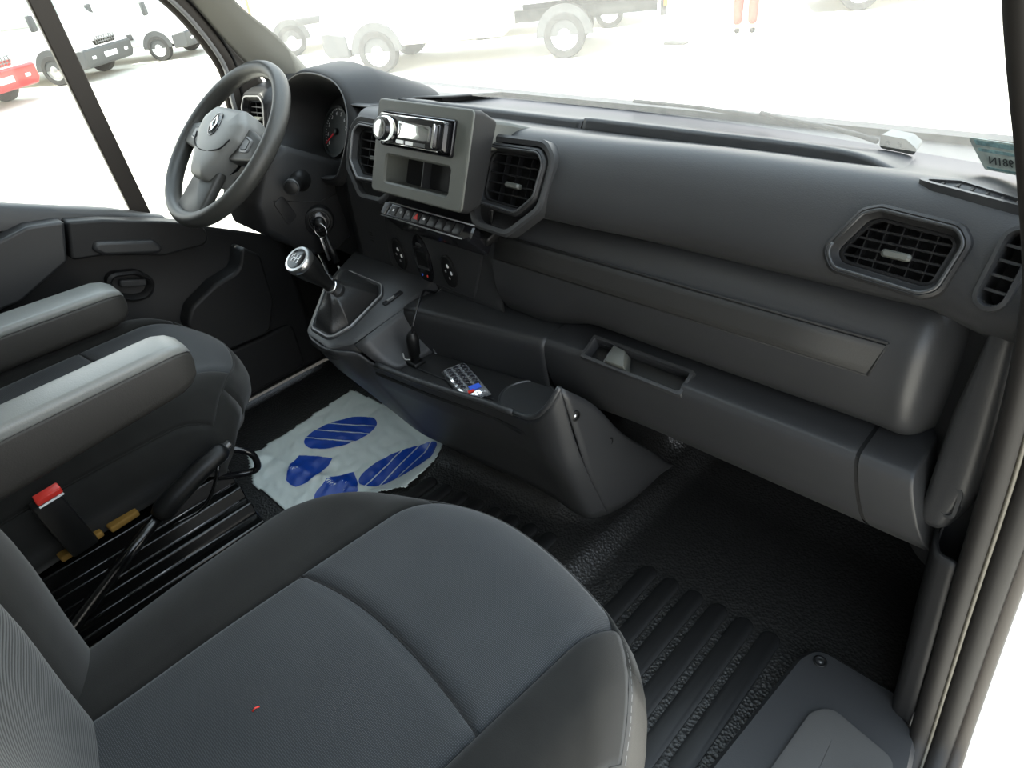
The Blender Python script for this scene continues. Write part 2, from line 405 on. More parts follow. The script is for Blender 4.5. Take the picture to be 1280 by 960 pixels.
L = lambda d, x: [Vector((x, a, b)) for a, b in rpoly(inset([(.32, .482), (.39, .462), (.42, .425), (.39, .388), (.345, .398), (.315, .43)], d), [.03]*6, 5)]
lt.loops([L(0, -.80), L(0, -.778), L(.006, -.774), L(.010, -.778), L(.014, -.80)], False, True).build('latch_bezel', M['plastic_dark'], door, autos=40)
slab('door_latch', [(.345, .455), (.40, .435), (.395, .418), (.34, .438)], -.796, -.780, M['plastic'], door, .006, .004)
# storage pocket: a raised lip running from high at the front to low at the rear
pk = [(.625, .44), (.60, .385), (.53, .375), (.455, .345), (.43, .31), (.44, .20), (.62, .19), (.66, .27), (.665, .40)]
slab('door_pocket', pk, -.80, -.735, M['plastic_dark'], door, [.01, .04, .05, .04, .03, .03, .03, .05, .02], .008)
slab('door_foot_panel', [(.44, .03), (.70, .03), (.70, .17), (.46, .18)], -.80, -.765, M['plastic_dark'], door, .02, .008)
slab('speaker_panel', [(.36, .05), (.42, .05), (.41, .25), (.34, .30)], -.80, -.772, M['plastic_black'], door, .02, .006)
# window frame, dividing bar, sail panel
fe = [(.765, .65), (.745, .70), (.742, .75), (.748, .81), (.735, .86), (.70, .93), (.66, .985), (.60, 1.06), (.48, 1.17), (.33, 1.24), (-.28, 1.26)]
fo = [(.84, .62), (.86, .68), (.855, .75), (.83, .80), (.79, .865), (.745, .945), (.70, 1.02), (.64, 1.10), (.52, 1.22), (.36, 1.32), (-.28, 1.34)]
xd = lambda z: -.845+.075*max(0, z-.62)
strip('window_frame', [[Vector((xd(b)+.012, a, b)) for a, b in fe], [Vector((xd(b)+.026, a*.6+c*.4, b*.6+d*.4)) for (a, b), (c, d) in zip(fe, fo)], [Vector((xd(d)+.02, c, d)) for c, d in fo]], 4, 4, M['pillar_brown'], door, solid=.012, kind=False)
tb = Mesh().tube(spline([(xd(b)+.028, a+.012, b+.004) for a, b in fe], 4), .006, 6); tb.build('window_seal', M['edge'], door)
Mesh().tube(spline([(xd(b)+.032, a+.038, b+.012) for a, b in fe[1:]], 4), .004, 6).build('frame_trim_line', M['plastic_black'], door)
slab('sail_panel', [(.752, .665), (.80, .655), (.86, .70), (.81, .775), (.757, .845), (.75, .76)], -.835, -.818, M['pillar_dark'], door, .008, .004)
yb = lambda z: .463-.026*(1.0-z)/.42+.026*(1-(z-.57)/.43)*0
Mesh().loops([[Vector((xd(z)+sx, .442+.022*(1-(z-.57)/.43)+sy, z)) for sx, sy in ((-.008, -.020), (.008, -.020), (.008, .020), (-.008, .020))] for z in (.555, .75, 1.0, 1.25)]).build('window_divider', M['pillar_brown'], door, bevel=.003, autos=30)
# pane
gp = [(-.28, belt(-.28)-.01)]+[(-.2+.1*i, belt(-.2+.1*i)-.01) for i in range(10)]+fe
fp = [Vector((xd(b)-.002, a, b)) for a, b in gp]
o = struct(link('window_1', fp, [tuple(range(len(fp)))], M['glass_d'], smooth=False))
struct(Mesh().box((-.86, .15, -.02), (.10, 1.25, .10)).build('trim_13', M['plastic_black'], None, smooth=False))
struct(Mesh().box((-.86, -.22, .9), (.10, .60, 1.9)).box((-.835, .0, 1.5), (.08, 1.0, .5)).build('wall_left', M['bulkhead'], None, smooth=False))

# right door opening: pillar foot, rubber seal, kick trim
def zx(z): return .885-.045*(z/.75)
kick = [[Vector((zx(z)-.040*sstep(.02, .16, z)-.012, .86, z)) for z in (-.02, .1, .2, .3, .365)], [Vector((zx(z)-.033, .72, z)) for z in (-.02, .1, .2, .3, .365)], [Vector((zx(z)-.004, .700, z)) for z in (-.02, .1, .2, .3, .365)]]
strip('trim_5', kick, 4, 4, M['plastic_dark'])
seal_path = spline([(.905, .56, -.01), (.897, .665, .012), (.890, .70, .08), (.876, .700, .30), (.862, .69, .55), (.846, .67, .72), (.825, .60, .85), (.80, .50, 1.0), (.765, .30, 1.30), (.75, .05, 1.5)], 6)
struct(Mesh().tube(seal_path, .013, 10).build('trim_6', M['pillar_dark']))
p2 = [Vector((p.x+.026, p.y+.012, p.z)) for p in seal_path]
struct(Mesh().tube(p2, .015, 10).build('trim_7', M['pillar_dark']))
p3 = [Vector((p.x+.040+.006*max(0, (.6-p.z)), p.y+.022, p.z)) for p in seal_path]
struct(Mesh().tube(p3, .0115, 10).build('trim_8', M['pillar_brown']))
p4 = [Vector((p.x+.0135, p.y-.004, p.z)) for p in seal_path]
struct(Mesh().tube(p4, .0025, 6).build('trim_9', mat('seal_crease', (.07, .064, .048), .5)))
struct(Mesh().box((.90, .22, -.10), (.05, .9, .14)).build('trim_10', M['pillar_dark'], None, bevel=.01))

# ================================================================= DASHBOARD
dash = thing('dashboard', 'black grained plastic dashboard across the whole cab under the windscreen', 'dashboard', (0, .8, .0))
dash.location = (0, 0, 0)
# ---- vent outlines, each in the plane of its opening
FR = Frame((.703, .7355, .716), -.06, .46)     # right hand vent
PR = [(-.055, -.014), (-.046, -.025), (.040, -.029), (.049, -.024), (.056, .018), (.049, .026), (-.022, .030), (-.034, .025)]
FC = Frame((.160, .7145, .716), .0, .46)       # centre vent right of the radio
PC = [(-.058, -.038), (.026, -.041), (.052, -.016), (.056, .030), (.046, .040), (-.058, .038)]
FL = Frame((-.198, .7125, .712), .0, .46)      # centre vent left of the radio
PL = [(-x, y) for x, y in PC][::-1]
SL = Frame((.807, .7285, .722), -.22, .44)     # slim side demister
PS = rect(.021, .072)
# ---- upper pad
def pad_profile(x):
    d = .010*sstep(.74, .83, x); e = .03*sstep(.74, .84, x); g_ = .020*sstep(.42, .24, x)
    return [Vector((x, yy-e*.6-g_*(1 if .65 < zz and yy < .9 else 0), zz-d)) for yy, zz in ((1.20, .690), (1.05, .712), (.93, .738), (.86, .757), (.815, .770), (.785, .768), (.757, .744), (.735, .712), (.727, .685), (.735, .665), (.752, .650))]
cx = [-.36, -.2, 0, .15, .3, .45, .6, .7, .75, .79, .82, .838]
G = loft([[p for p in pad_profile(x)] for x in cx], 10, 30)
def cut(F, P, grow, dep=.06):
    q = rpoly(inset(P, -grow), .012, 4)
    def k(p):
        d = p-F.o
        return abs(d.dot(F.n)) < dep and inside(q, d.dot(F.u), d.dot(F.v))
    return k
cuts = [cut(FR, PR, .008), cut(FC, PC, .006), cut(FL, PL, .006), cut(SL, PS, .000)]
v, f = gridfaces(G, lambda p: not any(c(p) for c in cuts) and not (p.x < -.283 and p.y < .87))
link('upper_pad', v, f, M['plastic'], dash)
v, f = gridfaces(loft([[Vector((x, yy, zz)) for yy, zz in ((.95, .742), (.88, .754), (.82, .764), (.795, .770), (.783, .7695))] for x in (-.352, -.33, -.30, -.282)], 5, 4)); link('hood_bridge', v, f, M['plastic'], dash, solid=.003)
# raised tray edge on top of the pad near the glass
rw = []
for k, (yy, zz) in enumerate(((.885, .740), (.892, .757), (.905, .759), (.99, .728), (1.10, .700), (1.125, .68))):
    rw.append([Vector((x, yy-.03*sstep(.5, .72, x)*(k < 3)+.0*x, zz-.02*sstep(.60, .70, x)*(k > 0))) for x in (.165, .2, .3, .4, .5, .6, .66, .70)])
v, f = gridfaces(loft(rw, 4, 2)); link('top_tray', v, f, M['plastic'], dash, solid=.004)
rw = []
for k, (yy, zz) in enumerate(((.885, .738), (.892, .752), (.905, .755), (.99, .726), (1.10, .698), (1.125, .68))):
    rw.append([Vector((x, yy, zz)) for x in (-.33, -.2, -.05, .1, .160)])
v, f = gridfaces(loft(rw, 4, 2)); link('top_cover', v, f, M['plastic'], dash, solid=.004)
# demister grille at the right corner of the top
DGP = [(.690, .794), (.715, .782), (.80, .770), (.818, .776), (.80, .790), (.735, .806)]
dg_o = rpoly(DGP, .010, 5)
dg_i = rpoly(inset(DGP, .0045), .007, 5)
zt = lambda P, d: [Vector((a, b, .771-.09*max(0, a-.735)+d)) for a, b in P]
Mesh().loops([zt(dg_o, -.01), zt(dg_o, .003), zt(dg_i, .003), zt(dg_i, -.004)], False, True).build('demister_grille', M['frame'], dash, autos=40)
for k in range(6):
    x = .722+k*.014; Mesh().box((x, .790-.10*(x-.74), .771-.09*max(0, x-.735)), (.003, .014, .003)).build('demister_bar', M['plastic_black'], dash)
# ---- vents
def vent(name, F, P, r, nsl, nvane, lip, edge=None, depth=.05, knob=True, mfr=None, label=None, body=None):
    q = lambda d: rpoly(inset(P, d), [max(.003, r-d*.4)]*len(P), 5)
    g = -lip
    fr = Mesh().loops([F.loop(q(g-.004), -.012), F.loop(q(g-.003), .003), F.loop(q(g), .006), F.loop(q(g+.004), .004), F.loop(q(-.002), -.004), F.loop(q(0), -.006), F.loop(q(.001), -depth)], False, True)
    o = fr.build(name, mfr or M['plastic_dark'], dash, autos=35)
    if label: o['label'] = label
    if edge:
        Mesh().tube([F(a, b, .0045) for a, b in q(g+.003)]+[F(*q(g+.003)[0], .0045)], .0022, 6).build('vent_edge', edge, o)
    Mesh().loops([F.loop(q(.0015), -depth+.001)], True, False).build('vent_throat', M['void'], o)
    rim = Mesh().loops([F.loop(q(.0005), -.012), F.loop(q(.0005), -.008), F.loop(q(.0035), -.007), F.loop(q(.004), -.012)], False, False)
    rim.build('vent_inner_rim', M['plastic_dark'], o, autos=40)
    in_ = q(.003); ys_ = [b for a, b in in_]; xs_ = [a for a, b in in_]
    def bar(a0, b0, a1, b1, t, dp, d):
        dv = Vector((a1-a0, b1-b0)).normalized(); nn = Vector((-dv.y, dv.x))*t/2
        lp = lambda dd: [F(a0+nn.x, b0+nn.y, dd), F(a1+nn.x, b1+nn.y, dd), F(a1-nn.x, b1-nn.y, dd), F(a0-nn.x, b0-nn.y, dd)]
        return Mesh().loops([lp(d), lp(d-dp)])
    for i in range(nsl):
        b = min(ys_)+(max(ys_)-min(ys_))*(i+1)/(nsl+1); c = chord_h(in_, b)
        bar(c[0], b, c[1], b, .0024, .014, -.010).build('vent_slat', M['slat'], o, smooth=False)
    for i in range(nvane):
        a = min(xs_)+(max(xs_)-min(xs_))*(i+1)/(nvane+1); c = chord_v(in_, a)
        bar(a, c[0], a, c[1], .0014, .010, -.013).build('vent_vane', M['slat'], o, smooth=False)
    if knob:
        ca = (min(xs_)+max(xs_))/2+.004; cb = min(ys_)+(max(ys_)-min(ys_))*((nsl+1)//2)/(nsl+1)
        k = Mesh().loops([F.loop(rpoly(rect(.028, .0075, ca, cb), .003, 3), -.012), F.loop(rpoly(rect(.030, .0085, ca, cb), .003, 3), -.004), F.loop(rpoly(rect(.024, .005, ca, cb), .002, 3), -.001)])
        k.build('vent_tab', M['bezel'], o, autos=40)
    return o
vent('air_vent', FR, PR, .012, 4, 5, .010, M['frame'], label='right-hand air vent with a thin grey edge at the passenger end')
vent('air_vent', FC, PC, .014, 4, 3, .008, M['frame'], label='dark air vent right of the radio')
vent('air_vent', FL, PL, .014, 4, 3, .010, M['edge'], label='air vent left of the radio with a bright grey edge')
# raised surround that steps around each centre vent
def surround(name, F, P, m, lo=.0, r=.03):
    q0 = rpoly(inset(P, -.012), r, 6); q1 = rpoly(inset(P, -.008), r, 6); q2 = rpoly(inset(P, -.001), r*.8, 6)
    return Mesh().loops([F.loop(q0, -.02), F.loop(q0, .0005), F.loop(q1, .003), F.loop(q2, .0015), F.loop(q2, -.012)], False, False).build(name, m, dash, autos=40)
PCs = [(-.062, -.072), (.014, -.074), (.064, -.030), (.069, .036), (.052, .053), (-.062, .050)]
surround('vent_surround', FC, PCs, M['plastic'])
surround('vent_surround', FL, [(-x, y) for x, y in PCs][::-1], M['plastic'])
# slim demister slot in the right end
q = lambda d, r=.011: rpoly(inset(PS, d), [max(.003, r-d)]*4, 5)
sl = Mesh().loops([SL.loop(q(-.0065), -.012), SL.loop(q(-.0055), .003), SL.loop(q(-.0015), .004), SL.loop(q(0), .001), SL.loop(q(.0005), -.03)], False, True).build('slim_vent', M['plastic'], dash, autos=40)
Mesh().loops([SL.loop(q(.001), -.028)], True, False).build('vent_throat', M['void'], sl)
for i in range(4):
    b = -.022+i*.0145; Mesh().loops([SL.loop(rect(.020, .0028, 0, b), -.002), SL.loop(rect(.020, .0028, 0, b), -.016)]).build('vent_slat', M['plastic'], sl, smooth=False)
# ---- passenger middle panel with its strip
def mid_row(x):
    e = .03*sstep(.755, .80, x)**2*3; lo = .028*(1-sstep(.18, .27, x))
    return [Vector((min(x, .800), yy+e, zz-(lo if i > 4 else 0))) for i, (yy, zz) in enumerate(((.770, .655), (.748, .648), (.728, .630), (.717, .608), (.714, .575), (.716, .545), (.730, .505), (.748, .482), (.775, .466)))]
G = loft([mid_row(x) for x in (.093, .12, .17, .22, .28, .4, .6, .72, .76, .78, .80, .81)], 5, 6)
v, f = gridfaces(G); link('middle_panel', v, f, M['plastic'], dash)
stp = []
for zt_, yt_ in ((.614, .7155), (.604, .7146), (.594, .7137), (.584, .7130), (.573, .7124)):
    stp.append([Vector((x+.013*(zt_-.573)/.041, yt_, zt_)) for x in (.100, .2, .3, .4, .5, .6, .712)])
v, f = gridfaces(stp); st = link('trim_strip', v, f, M['strip'], dash, solid=.001)
Mesh().tube([(.108, .7175, .6165), (.726, .7175, .6165)], .0018, 6).build('strip_groove', M['void'], dash)
Mesh().tube([(.098, .7145, .5705), (.714, .7145, .5705)], .0018, 6).build('strip_groove', M['void'], dash)
Mesh().tube([(.726, .7175, .6165), (.714, .7145, .5705)], .0018, 6).build('strip_groove', M['void'], dash)
# ---- glovebox lid, its end piece, the console ledge on the left
def lid_prof(k): return [(.790, .468), (.750, .4655), (.712, .462), (.702, .456), (.698, .445), (.699, .42), (.706, .385), (.722, .345), (.75, .312), (.79, .288), (.90, .28)]
def lid(name, x0, x1, m, n=8, keep=None, l0=0, l1=.030):
    rows = [[Vector((x0+(x1-x0)*i/n+max(0, .46-b)/.17*(l0+(l1-l0)*i/n), a, b+.012*sstep(.2, .4, x0+(x1-x0)*i/n)-.008)) for a, b in lid_prof(0)] for i in range(n+1)]
    v, f = gridfaces(loft(rows, 6, 16 if n > 4 else 2), keep); return link(name, v, f, m, dash)
HF = Frame((.392, .7165, .4655), 0, math.radians(62))
HF.o = Vector((.390, .7135, .4645))
def _hk(p):
    d = p-HF.o; return not (abs(d.dot(HF.n)) < .03 and abs(d.dot(HF.u)) < .089 and abs(d.dot(HF.v)) < .0165)
lid('glovebox_lid', .215, .724, M['plastic'], 8, _hk)
lid('glovebox_end', .729, .786, M['plastic'], 3, None, .030, .044)
Mesh().loops([[Vector((x+max(0, .46-b)/.17*.044, a, b+.004)) for a, b in lid_prof(0)]+[Vector((x, .90, .44))] for x in (.776, .790)]).build('end_cap', M['plastic'], dash, bevel=.002)
Mesh().loops([[Vector((x+max(0, .46-b)/.17*.030, a+.004, b+.001)) for a, b in lid_prof(0)]+[Vector((x, .90, .44))] for x in (.722, .731)]).build('lid_gap', M['void'], dash, smooth=False)
# handle recess in the lid's upper edge
hq = lambda d: rpoly(inset(rect(.176, .034), d), .004, 3)
h = Mesh().loops([HF.loop(hq(-.006), -.006), HF.loop(hq(-.005), .0015), HF.loop(hq(0), .002), HF.loop(hq(.001), .0), HF.loop(hq(.002), -.020)], False, True).build('lid_handle_recess', M['plastic'], dash, autos=30)
Mesh().loops([HF.loop(hq(.0025), -.0195), HF.loop(hq(.0025), -.0185)], False, True).build('recess_floor', M['plastic_black'], h, smooth=False)  # shade deep in the recess put into a black floor plate
Mesh().loops([HF.loop([(-.046, -.016), (-.006, -.015), (-.022, .014), (-.046, .015)], -.019), HF.loop([(-.044, -.017), (-.008, -.016), (-.023, .011), (-.044, .013)], .009)]).build('lid_latch', M['bezel'], h, bevel=.0015)
Mesh().loops([HF.loop(rect(.0015, .032, -.048, 0), -.018), HF.loop(rect(.0015, .032, -.048, 0), .003)]).build('latch_edge', M['edge'], h)
# ---- right end of the dash: side panel with a swelling duct and its dimple
def side_row(z):
    return [Vector((x, y-(.030 if z > .45 else 0)*sstep(.87, .80, x), z)) for x, y in ((.765, .845), (.79, .805), (.81, .782), (.83, .768), (.845, .760), (.865, .752))]
rows = [side_row(z) for z in (.27, .40, .5, .6, .68)]
v, f = gridfaces(loft(rows, 4, 4)); link('end_panel', v, f, M['plastic'], dash, solid=.004)
DF = Frame((.822, .738, .50), -.25, -.02)
dq = lambda s, t: rpoly([(-.020*s, -.125*t), (.012*s, -.125*t), (.030*s, -.05*t), (.026*s, .06*t), (.018*s, .17*t), (-.006*s, .17*t), (-.018*s, .05*t)], [.02]*7, 5)
Mesh().loops([DF.loop(dq(1, 1), -.02), DF.loop(dq(1, 1), .004), DF.loop(dq(.86, .97), .013), DF.loop(dq(.55, .9), .017), DF.loop(dq(.2, .7), .018)]).build('side_duct', M['plastic'], dash, autos=50)
dm = rpoly(rect(.016, .044, .010, -.066), .008, 6)
dmo = rpoly(rect(.024, .054, .010, -.066), .012, 6)
Mesh().loops([DF.loop(dmo, .008), DF.loop(dmo, .0165), DF.loop(dm, .0175), DF.loop(rpoly(rect(.012, .04, .011, -.066), .006, 6), .012)], False, True).build('duct_dimple', M['frame'], dash, autos=60)
Mesh().tube([(.830, .7395, .375), (.830, .7385, .30)], .0016, 6).build('panel_gap', M['void'], dash)
# ---- centre panel below the radio
G = loft([[Vector((x, y+.02*sstep(.3, .36, -x)*0, z)) for y, z in ((.745, .668), (.735, .640), (.731, .57), (.731, .50), (.733, .452), (.765, .425))] for x in (-.36, -.25, -.1, .02, .088)], 5, 5)
v, f = gridfaces(G); link('centre_panel', v, f, M['plastic'], dash, solid=.003)
Mesh().tube([(.0905, .728, .648), (.0905, .7255, .57), (.0905, .727, .50), (.0905, .73, .455)], .0016, 6).build('panel_gap', M['void'], dash)
CP = Frame((-.100, .7305, .520), 0, 0.0)
cq = lambda d: rpoly(inset([(-.145, -.055), (.115, -.060), (.150, .025), (.172, .085), (-.10, .075), (-.130, .060)], d), [.02, .016, .01, .01, .02, .02], 5)
hp = Mesh().loops([CP.loop(cq(0), -.002), CP.loop(cq(0), .002), CP.loop(cq(.003), .004)], False, True).build('heater_panel', M['plastic'], dash, autos=30)
hp['label'] = 'heater control panel with two oval keypads around a small display'
def oval(a, b, rx, ry, rot=0, n=24): return [(a+rx*math.cos(t)*math.cos(rot)-ry*math.sin(t)*math.sin(rot), b+rx*math.cos(t)*math.sin(rot)+ry*math.sin(t)*math.cos(rot)) for t in [2*PI*k/n for k in range(n)]]
def keypad(a, b):
    k = Mesh().loops([CP.loop(oval(a, b, .021, .034, .12), .003), CP.loop(oval(a, b, .021, .034, .12), .006), CP.loop(oval(a, b, .018, .031, .12), .008), CP.loop(oval(a, b, .015, .027, .12), .007)], False, True).build('keypad', M['plastic_black'], hp, autos=30)
    for i, (da, db, sz) in enumerate(((0, .012, .0042), (-.008, 0, .0028), (.008, -.001, .0042), (.001, -.013, .0030))):
        Mesh().loops([CP.loop(oval(a+da, b+db, sz*.7, sz, .4, 7), .007), CP.loop(oval(a+da, b+db, sz*.7, sz, .4, 7), .0078)]).build('keypad_symbol', M['white_mark'] if i in (0, 2) else M['edge'], k, smooth=False)
keypad(-.098, -.016); keypad(.055, -.016)
disp = Mesh().loops([CP.loop(oval(-.022, -.010, .026, .052, .10), .003), CP.loop(oval(-.022, -.010, .026, .052, .10), .006), CP.loop(oval(-.022, -.010, .023, .048, .10), .007)], False, True).build('heater_display', M['gloss'], hp, autos=30)
Mesh().loops([CP.loop(rpoly(rect(.034, .032, -.020, -.008), .003, 3), .006), CP.loop(rpoly(rect(.034, .032, -.020, -.008), .003, 3), .0085), CP.loop(rpoly(rect(.028, .026, -.019, -.006), .002, 3), .0078)], False, True).build('display_window', M['plastic_black'], disp, autos=30)
Mesh().loops([CP.loop([(-.036, -.028), (-.004, -.028), (-.006, -.022), (-.032, -.022)], .007), CP.loop([(-.036, -.028), (-.004, -.028), (-.006, -.022), (-.032, -.022)], .0092)]).build('display_shelf', M['frame'], disp, smooth=False)
for a, m in ((-.030, M['blue_mark']), (-.014, M['red'])):
    Mesh().loops([CP.loop(oval(a, -.043, .002, .003), .0068), CP.loop(oval(a, -.043, .002, .003), .0078)]).build('temperature_mark', m, disp)
Mesh().loops([CP.loop(rpoly(rect(.016, .007, -.024, .022), .003, 3), .0068), CP.loop(rpoly(rect(.016, .007, -.024, .022), .003, 3), .0085)]).build('recirculation_key', M['frame'], disp)
for k in range(4):
    Mesh().loops([CP.loop(rect(.012, .002, -.195, .010-.006*k), .0), CP.loop(rect(.012, .002, -.195, .010-.006*k), .0018)]).build('speaker_slot', M['void'], dash)
# ---- row of switches under the radio
SF = Frame((-.006, .668, .634), 0, math.radians(50))
sq = lambda d: rpoly(inset([(-.118, -.014), (.118, -.014), (.112, .014), (-.122, .014)], d), .006, 4)
sw = Mesh().loops([SF.loop(sq(0), -.05), SF.loop(sq(0), .000), SF.loop(sq(.003), .003)], False, True).build('switch_row', M['gloss'], dash, autos=30)
sw['label'] = 'glossy black row of push switches under the radio with a red warning triangle'
for k in range(9):
    a = -.090+k*.0215
    b_ = Mesh().loops([SF.loop(rpoly(rect(.0195, .018, a, 0), .002, 3), .002), SF.loop(rpoly(rect(.0195, .018, a, 0), .002, 3), .0042), SF.loop(rpoly(rect(.0185, .016, a, 0), .002, 3), .0046)]).build('push_switch', M['slat'], sw, autos=30)
    if k == 3: Mesh().loops([SF.loop([(a-.006, -.005), (a+.006, -.005), (a, .006)], .0044), SF.loop([(a-.006, -.005), (a+.006, -.005), (a, .006)], .0054)]).build('warning_triangle', M['red'], sw, smooth=False)
    elif k in (0, 1, 2, 4): Mesh().loops([SF.loop(rect(.004, .004, a, 0), .0044), SF.loop(rect(.004, .004, a, 0), .0052)]).build('switch_symbol', M['white_mark'] if k in (0, 4) else M['edge'], sw, smooth=False)
Mesh().loops([SF.loop([(-.122, .012), (-.105, .012), (-.108, -.013), (-.120, -.012)], .001), SF.loop([(-.121, .011), (-.106, .011), (-.109, -.012), (-.119, -.011)], .006)]).build('switch_end_cap', M['frame'], sw, bevel=.001)
Mesh().tube([SF(-.115, .013, .003), SF(.112, .013, .003)], .0012, 6).build('chrome_line', M['edge'], sw)
Mesh().tube([SF(-.118, -.014, .003), SF(.100, -.014, .003)], .0012, 6).build('chrome_line', M['edge'], sw)
Mesh().loops([[Vector((-.108, .712, .628)), Vector((.122, .712, .628)), Vector((.118, .722, .606)), Vector((-.106, .722, .606))], [Vector((-.108, .69, .618)), Vector((.118, .69, .618)), Vector((.112, .69, .602)), Vector((-.104, .69, .602))]]).build('switch_housing', M['plastic_black'], dash, bevel=.004)
# ---- radio bezel box standing proud of the dash
BF = Frame((-.007, .675, .747), 0, math.radians(22))
bo = lambda d, r=.008: rpoly(inset(rect(.237, .152), d), r, 4)
SX, SY = -.006, .030; PX, PY = .000, -.034
slot = rpoly(rect(.184, .056, SX, SY), .004, 4); pock = rpoly(rect(.170, .050, PX, PY), .008, 4)
bm = bmesh.new()
def cap_with_holes(F, outer, holes, d):
    es = []
    for lp in [outer]+holes:
        vs = [bm.verts.new(F(a, b, d)) for a, b in lp]
        es += [bm.edges.new((vs[i-1], vs[i])) for i in range(len(vs))]
    bmesh.ops.triangle_fill(bm, edges=es, use_beauty=True, use_dissolve=False)
cap_with_holes(BF, bo(.0025), [slot, pock], 0.0)
me = bpy.data.meshes.new('t'); bm.to_mesh(me); vv = [v.co.copy() for v in me.vertices]; ff = [tuple(p.vertices) for p in me.polygons]; bm.free(); bpy.data.meshes.remove(me)
bz = Mesh(); bz.add(vv, ff)
back = [Vector((p.x, p.y+.040, p.z-.028*(p.z-.67)/.15)) for p in BF.loop(bo(-.003))]
bside = Mesh()
bz.loops([BF.loop(bo(.0025), 0), BF.loop(bo(.0006), -.0012), BF.loop(bo(0), -.004)], False, False)
bside.loops([BF.loop(bo(0), -.004), BF.loop(bo(-.001), -.02), back], False, False).build('bezel_side', M['plastic_dark'], dash, autos=30)  # shade on the bezel's side put into a darker plastic
bz.loops([BF.loop(slot, 0), BF.loop(slot, -.02)], False, False)
pin = rpoly(inset(rect(.170, .050, PX, PY), .003), .006, 4)
bz.loops([BF.loop(pock, 0), BF.loop(pin, -.003), BF.loop(pin, -.05)], False, True)
bz.build('radio_bezel', M['bezel'], dash, autos=30)
Mesh().loops([BF.loop(inset(pin, .0004), -.049), BF.loop(inset(pin, .0004), -.048)], False, True).build('pocket_back', M['plastic_dark'], dash, smooth=False)
Mesh().loops([BF.loop(rect(.0015, .048, -.018, PY), -.048), BF.loop(rect(.0015, .048, -.018, PY), -.030)]).build('pocket_rib', M['frame'], dash, smooth=False)
# hood corner behind the bezel on the right
Mesh().loops([[Vector((-.116, .725, .797)), Vector((.106, .725, .797)), Vector((.112, .725, .75)), Vector((-.118, .725, .75))], [Vector((-.12, .765, .778)), Vector((.122, .765, .784)), Vector((.128, .755, .745)), Vector((-.12, .76, .75))], [Vector((-.12, .83, .757)), Vector((.148, .81, .764)), Vector((.15, .80, .74)), Vector((-.12, .80, .74))]]).build('bezel_hood', M['bezel'], dash, bevel=.005, autos=40)
# ---- instrument binnacle
IF = Frame((-.498, .775, .708), -.08, .42)
IP = [(-.150, -.075), (.120, -.085), (.150, -.045), (.158, .030), (.110, .085), (.02, .105), (-.09, .098), (-.155, .050)]
def chaikin(P, n):
    for _ in range(n): P = [q for i in range(len(P)) for q in ((P[i-1][0]*.75+P[i][0]*.25, P[i-1][1]*.75+P[i][1]*.25), (P[i-1][0]*.25+P[i][0]*.75, P[i-1][1]*.25+P[i][1]*.75))]
    return P
IP = [(-.155, -.082), (.128, -.094), (.158, -.050), (.166, .032), (.118, .095), (.02, .112), (-.095, .106), (-.163, .054)]
iq = lambda d, r=0: chaikin(inset(IP, d), 3)
bn = Mesh().loops([[Vector((p.x, p.y+.22, p.z-.09)) for p in IF.loop(iq(-.035), 0)], [Vector((p.x, p.y+.07, p.z-.010)) for p in IF.loop(iq(-.026), 0)], IF.loop(iq(-.016), .0), IF.loop(iq(-.006), .012), IF.loop(iq(0), .012), IF.loop(iq(.004), .004), IF.loop(iq(.022), -.105)], False, False)
bn.build('instrument_hood', M['plastic_dark'], dash, autos=60)
Mesh().tube([IF(a, b, .0125) for a, b in iq(-.002)]+[IF(*iq(-.002)[0], .0125)], .0016, 6).build('hood_edge', M['frame'], dash)
cl = Mesh().loops([IF.loop(iq(.016), -.100), IF.loop(iq(.02), -.098)], False, True).build('instrument_cluster', M['plastic_black'], dash, smooth=False)
cl['label'] = 'instrument cluster with a round dial and a red needle'
def dial(a, b, r, needle):
    Mesh().loops([IF.loop(oval(a, b, r, r, 0, 40), -.098), IF.loop(oval(a, b, r, r, 0, 40), -.090), IF.loop(oval(a, b, r-.004, r-.004, 0, 40), -.090), IF.loop(oval(a, b, r-.005, r-.005, 0, 40), -.096)], False, True).build('dial', mat('dial_face', (.012, .015, .015), .5), cl, autos=30)
    for k in range(8):
        t = math.radians(225-k*30); rr = r*.70
        text_part('dial_number', str(k), .012, fmx(IF, a+rr*math.cos(t), b+rr*math.sin(t), -.0955), M['white_mark'], cl)
    for k in range(29):
        t = math.radians(225-k*7.5); c, s = math.cos(t), math.sin(t); hw = .0006
        P = [(a+c*r*.84-s*hw, b+s*r*.84+c*hw), (a+c*r*.90-s*hw, b+s*r*.90+c*hw), (a+c*r*.90+s*hw, b+s*r*.90-c*hw), (a+c*r*.84+s*hw, b+s*r*.84-c*hw)]
        Mesh().loops([IF.loop(P, -.0958), IF.loop(P, -.0952)]).build('dial_tick', M['white_mark'], cl, smooth=False)
    c, s = math.cos(needle), math.sin(needle)
    P = [(a-s*.002, b+c*.002), (a+c*r*.82-s*.001, b+s*r*.82+c*.001), (a+c*r*.82+s*.001, b+s*r*.82-c*.001), (a+s*.002, b-c*.002)]
    Mesh().loops([IF.loop(P, -.092), IF.loop(P, -.090)]).build('needle', M['needle'], cl, smooth=False)
    Mesh().lathe(IF(a, b, -.095), IF.n, [(0, .008), (.006, .007), (.007, .004)], 16).build('needle_hub', M['plastic_black'], cl, autos=40)
dial(.065, .004, .058, math.radians(222)); dial(-.075, .004, .058, math.radians(222))
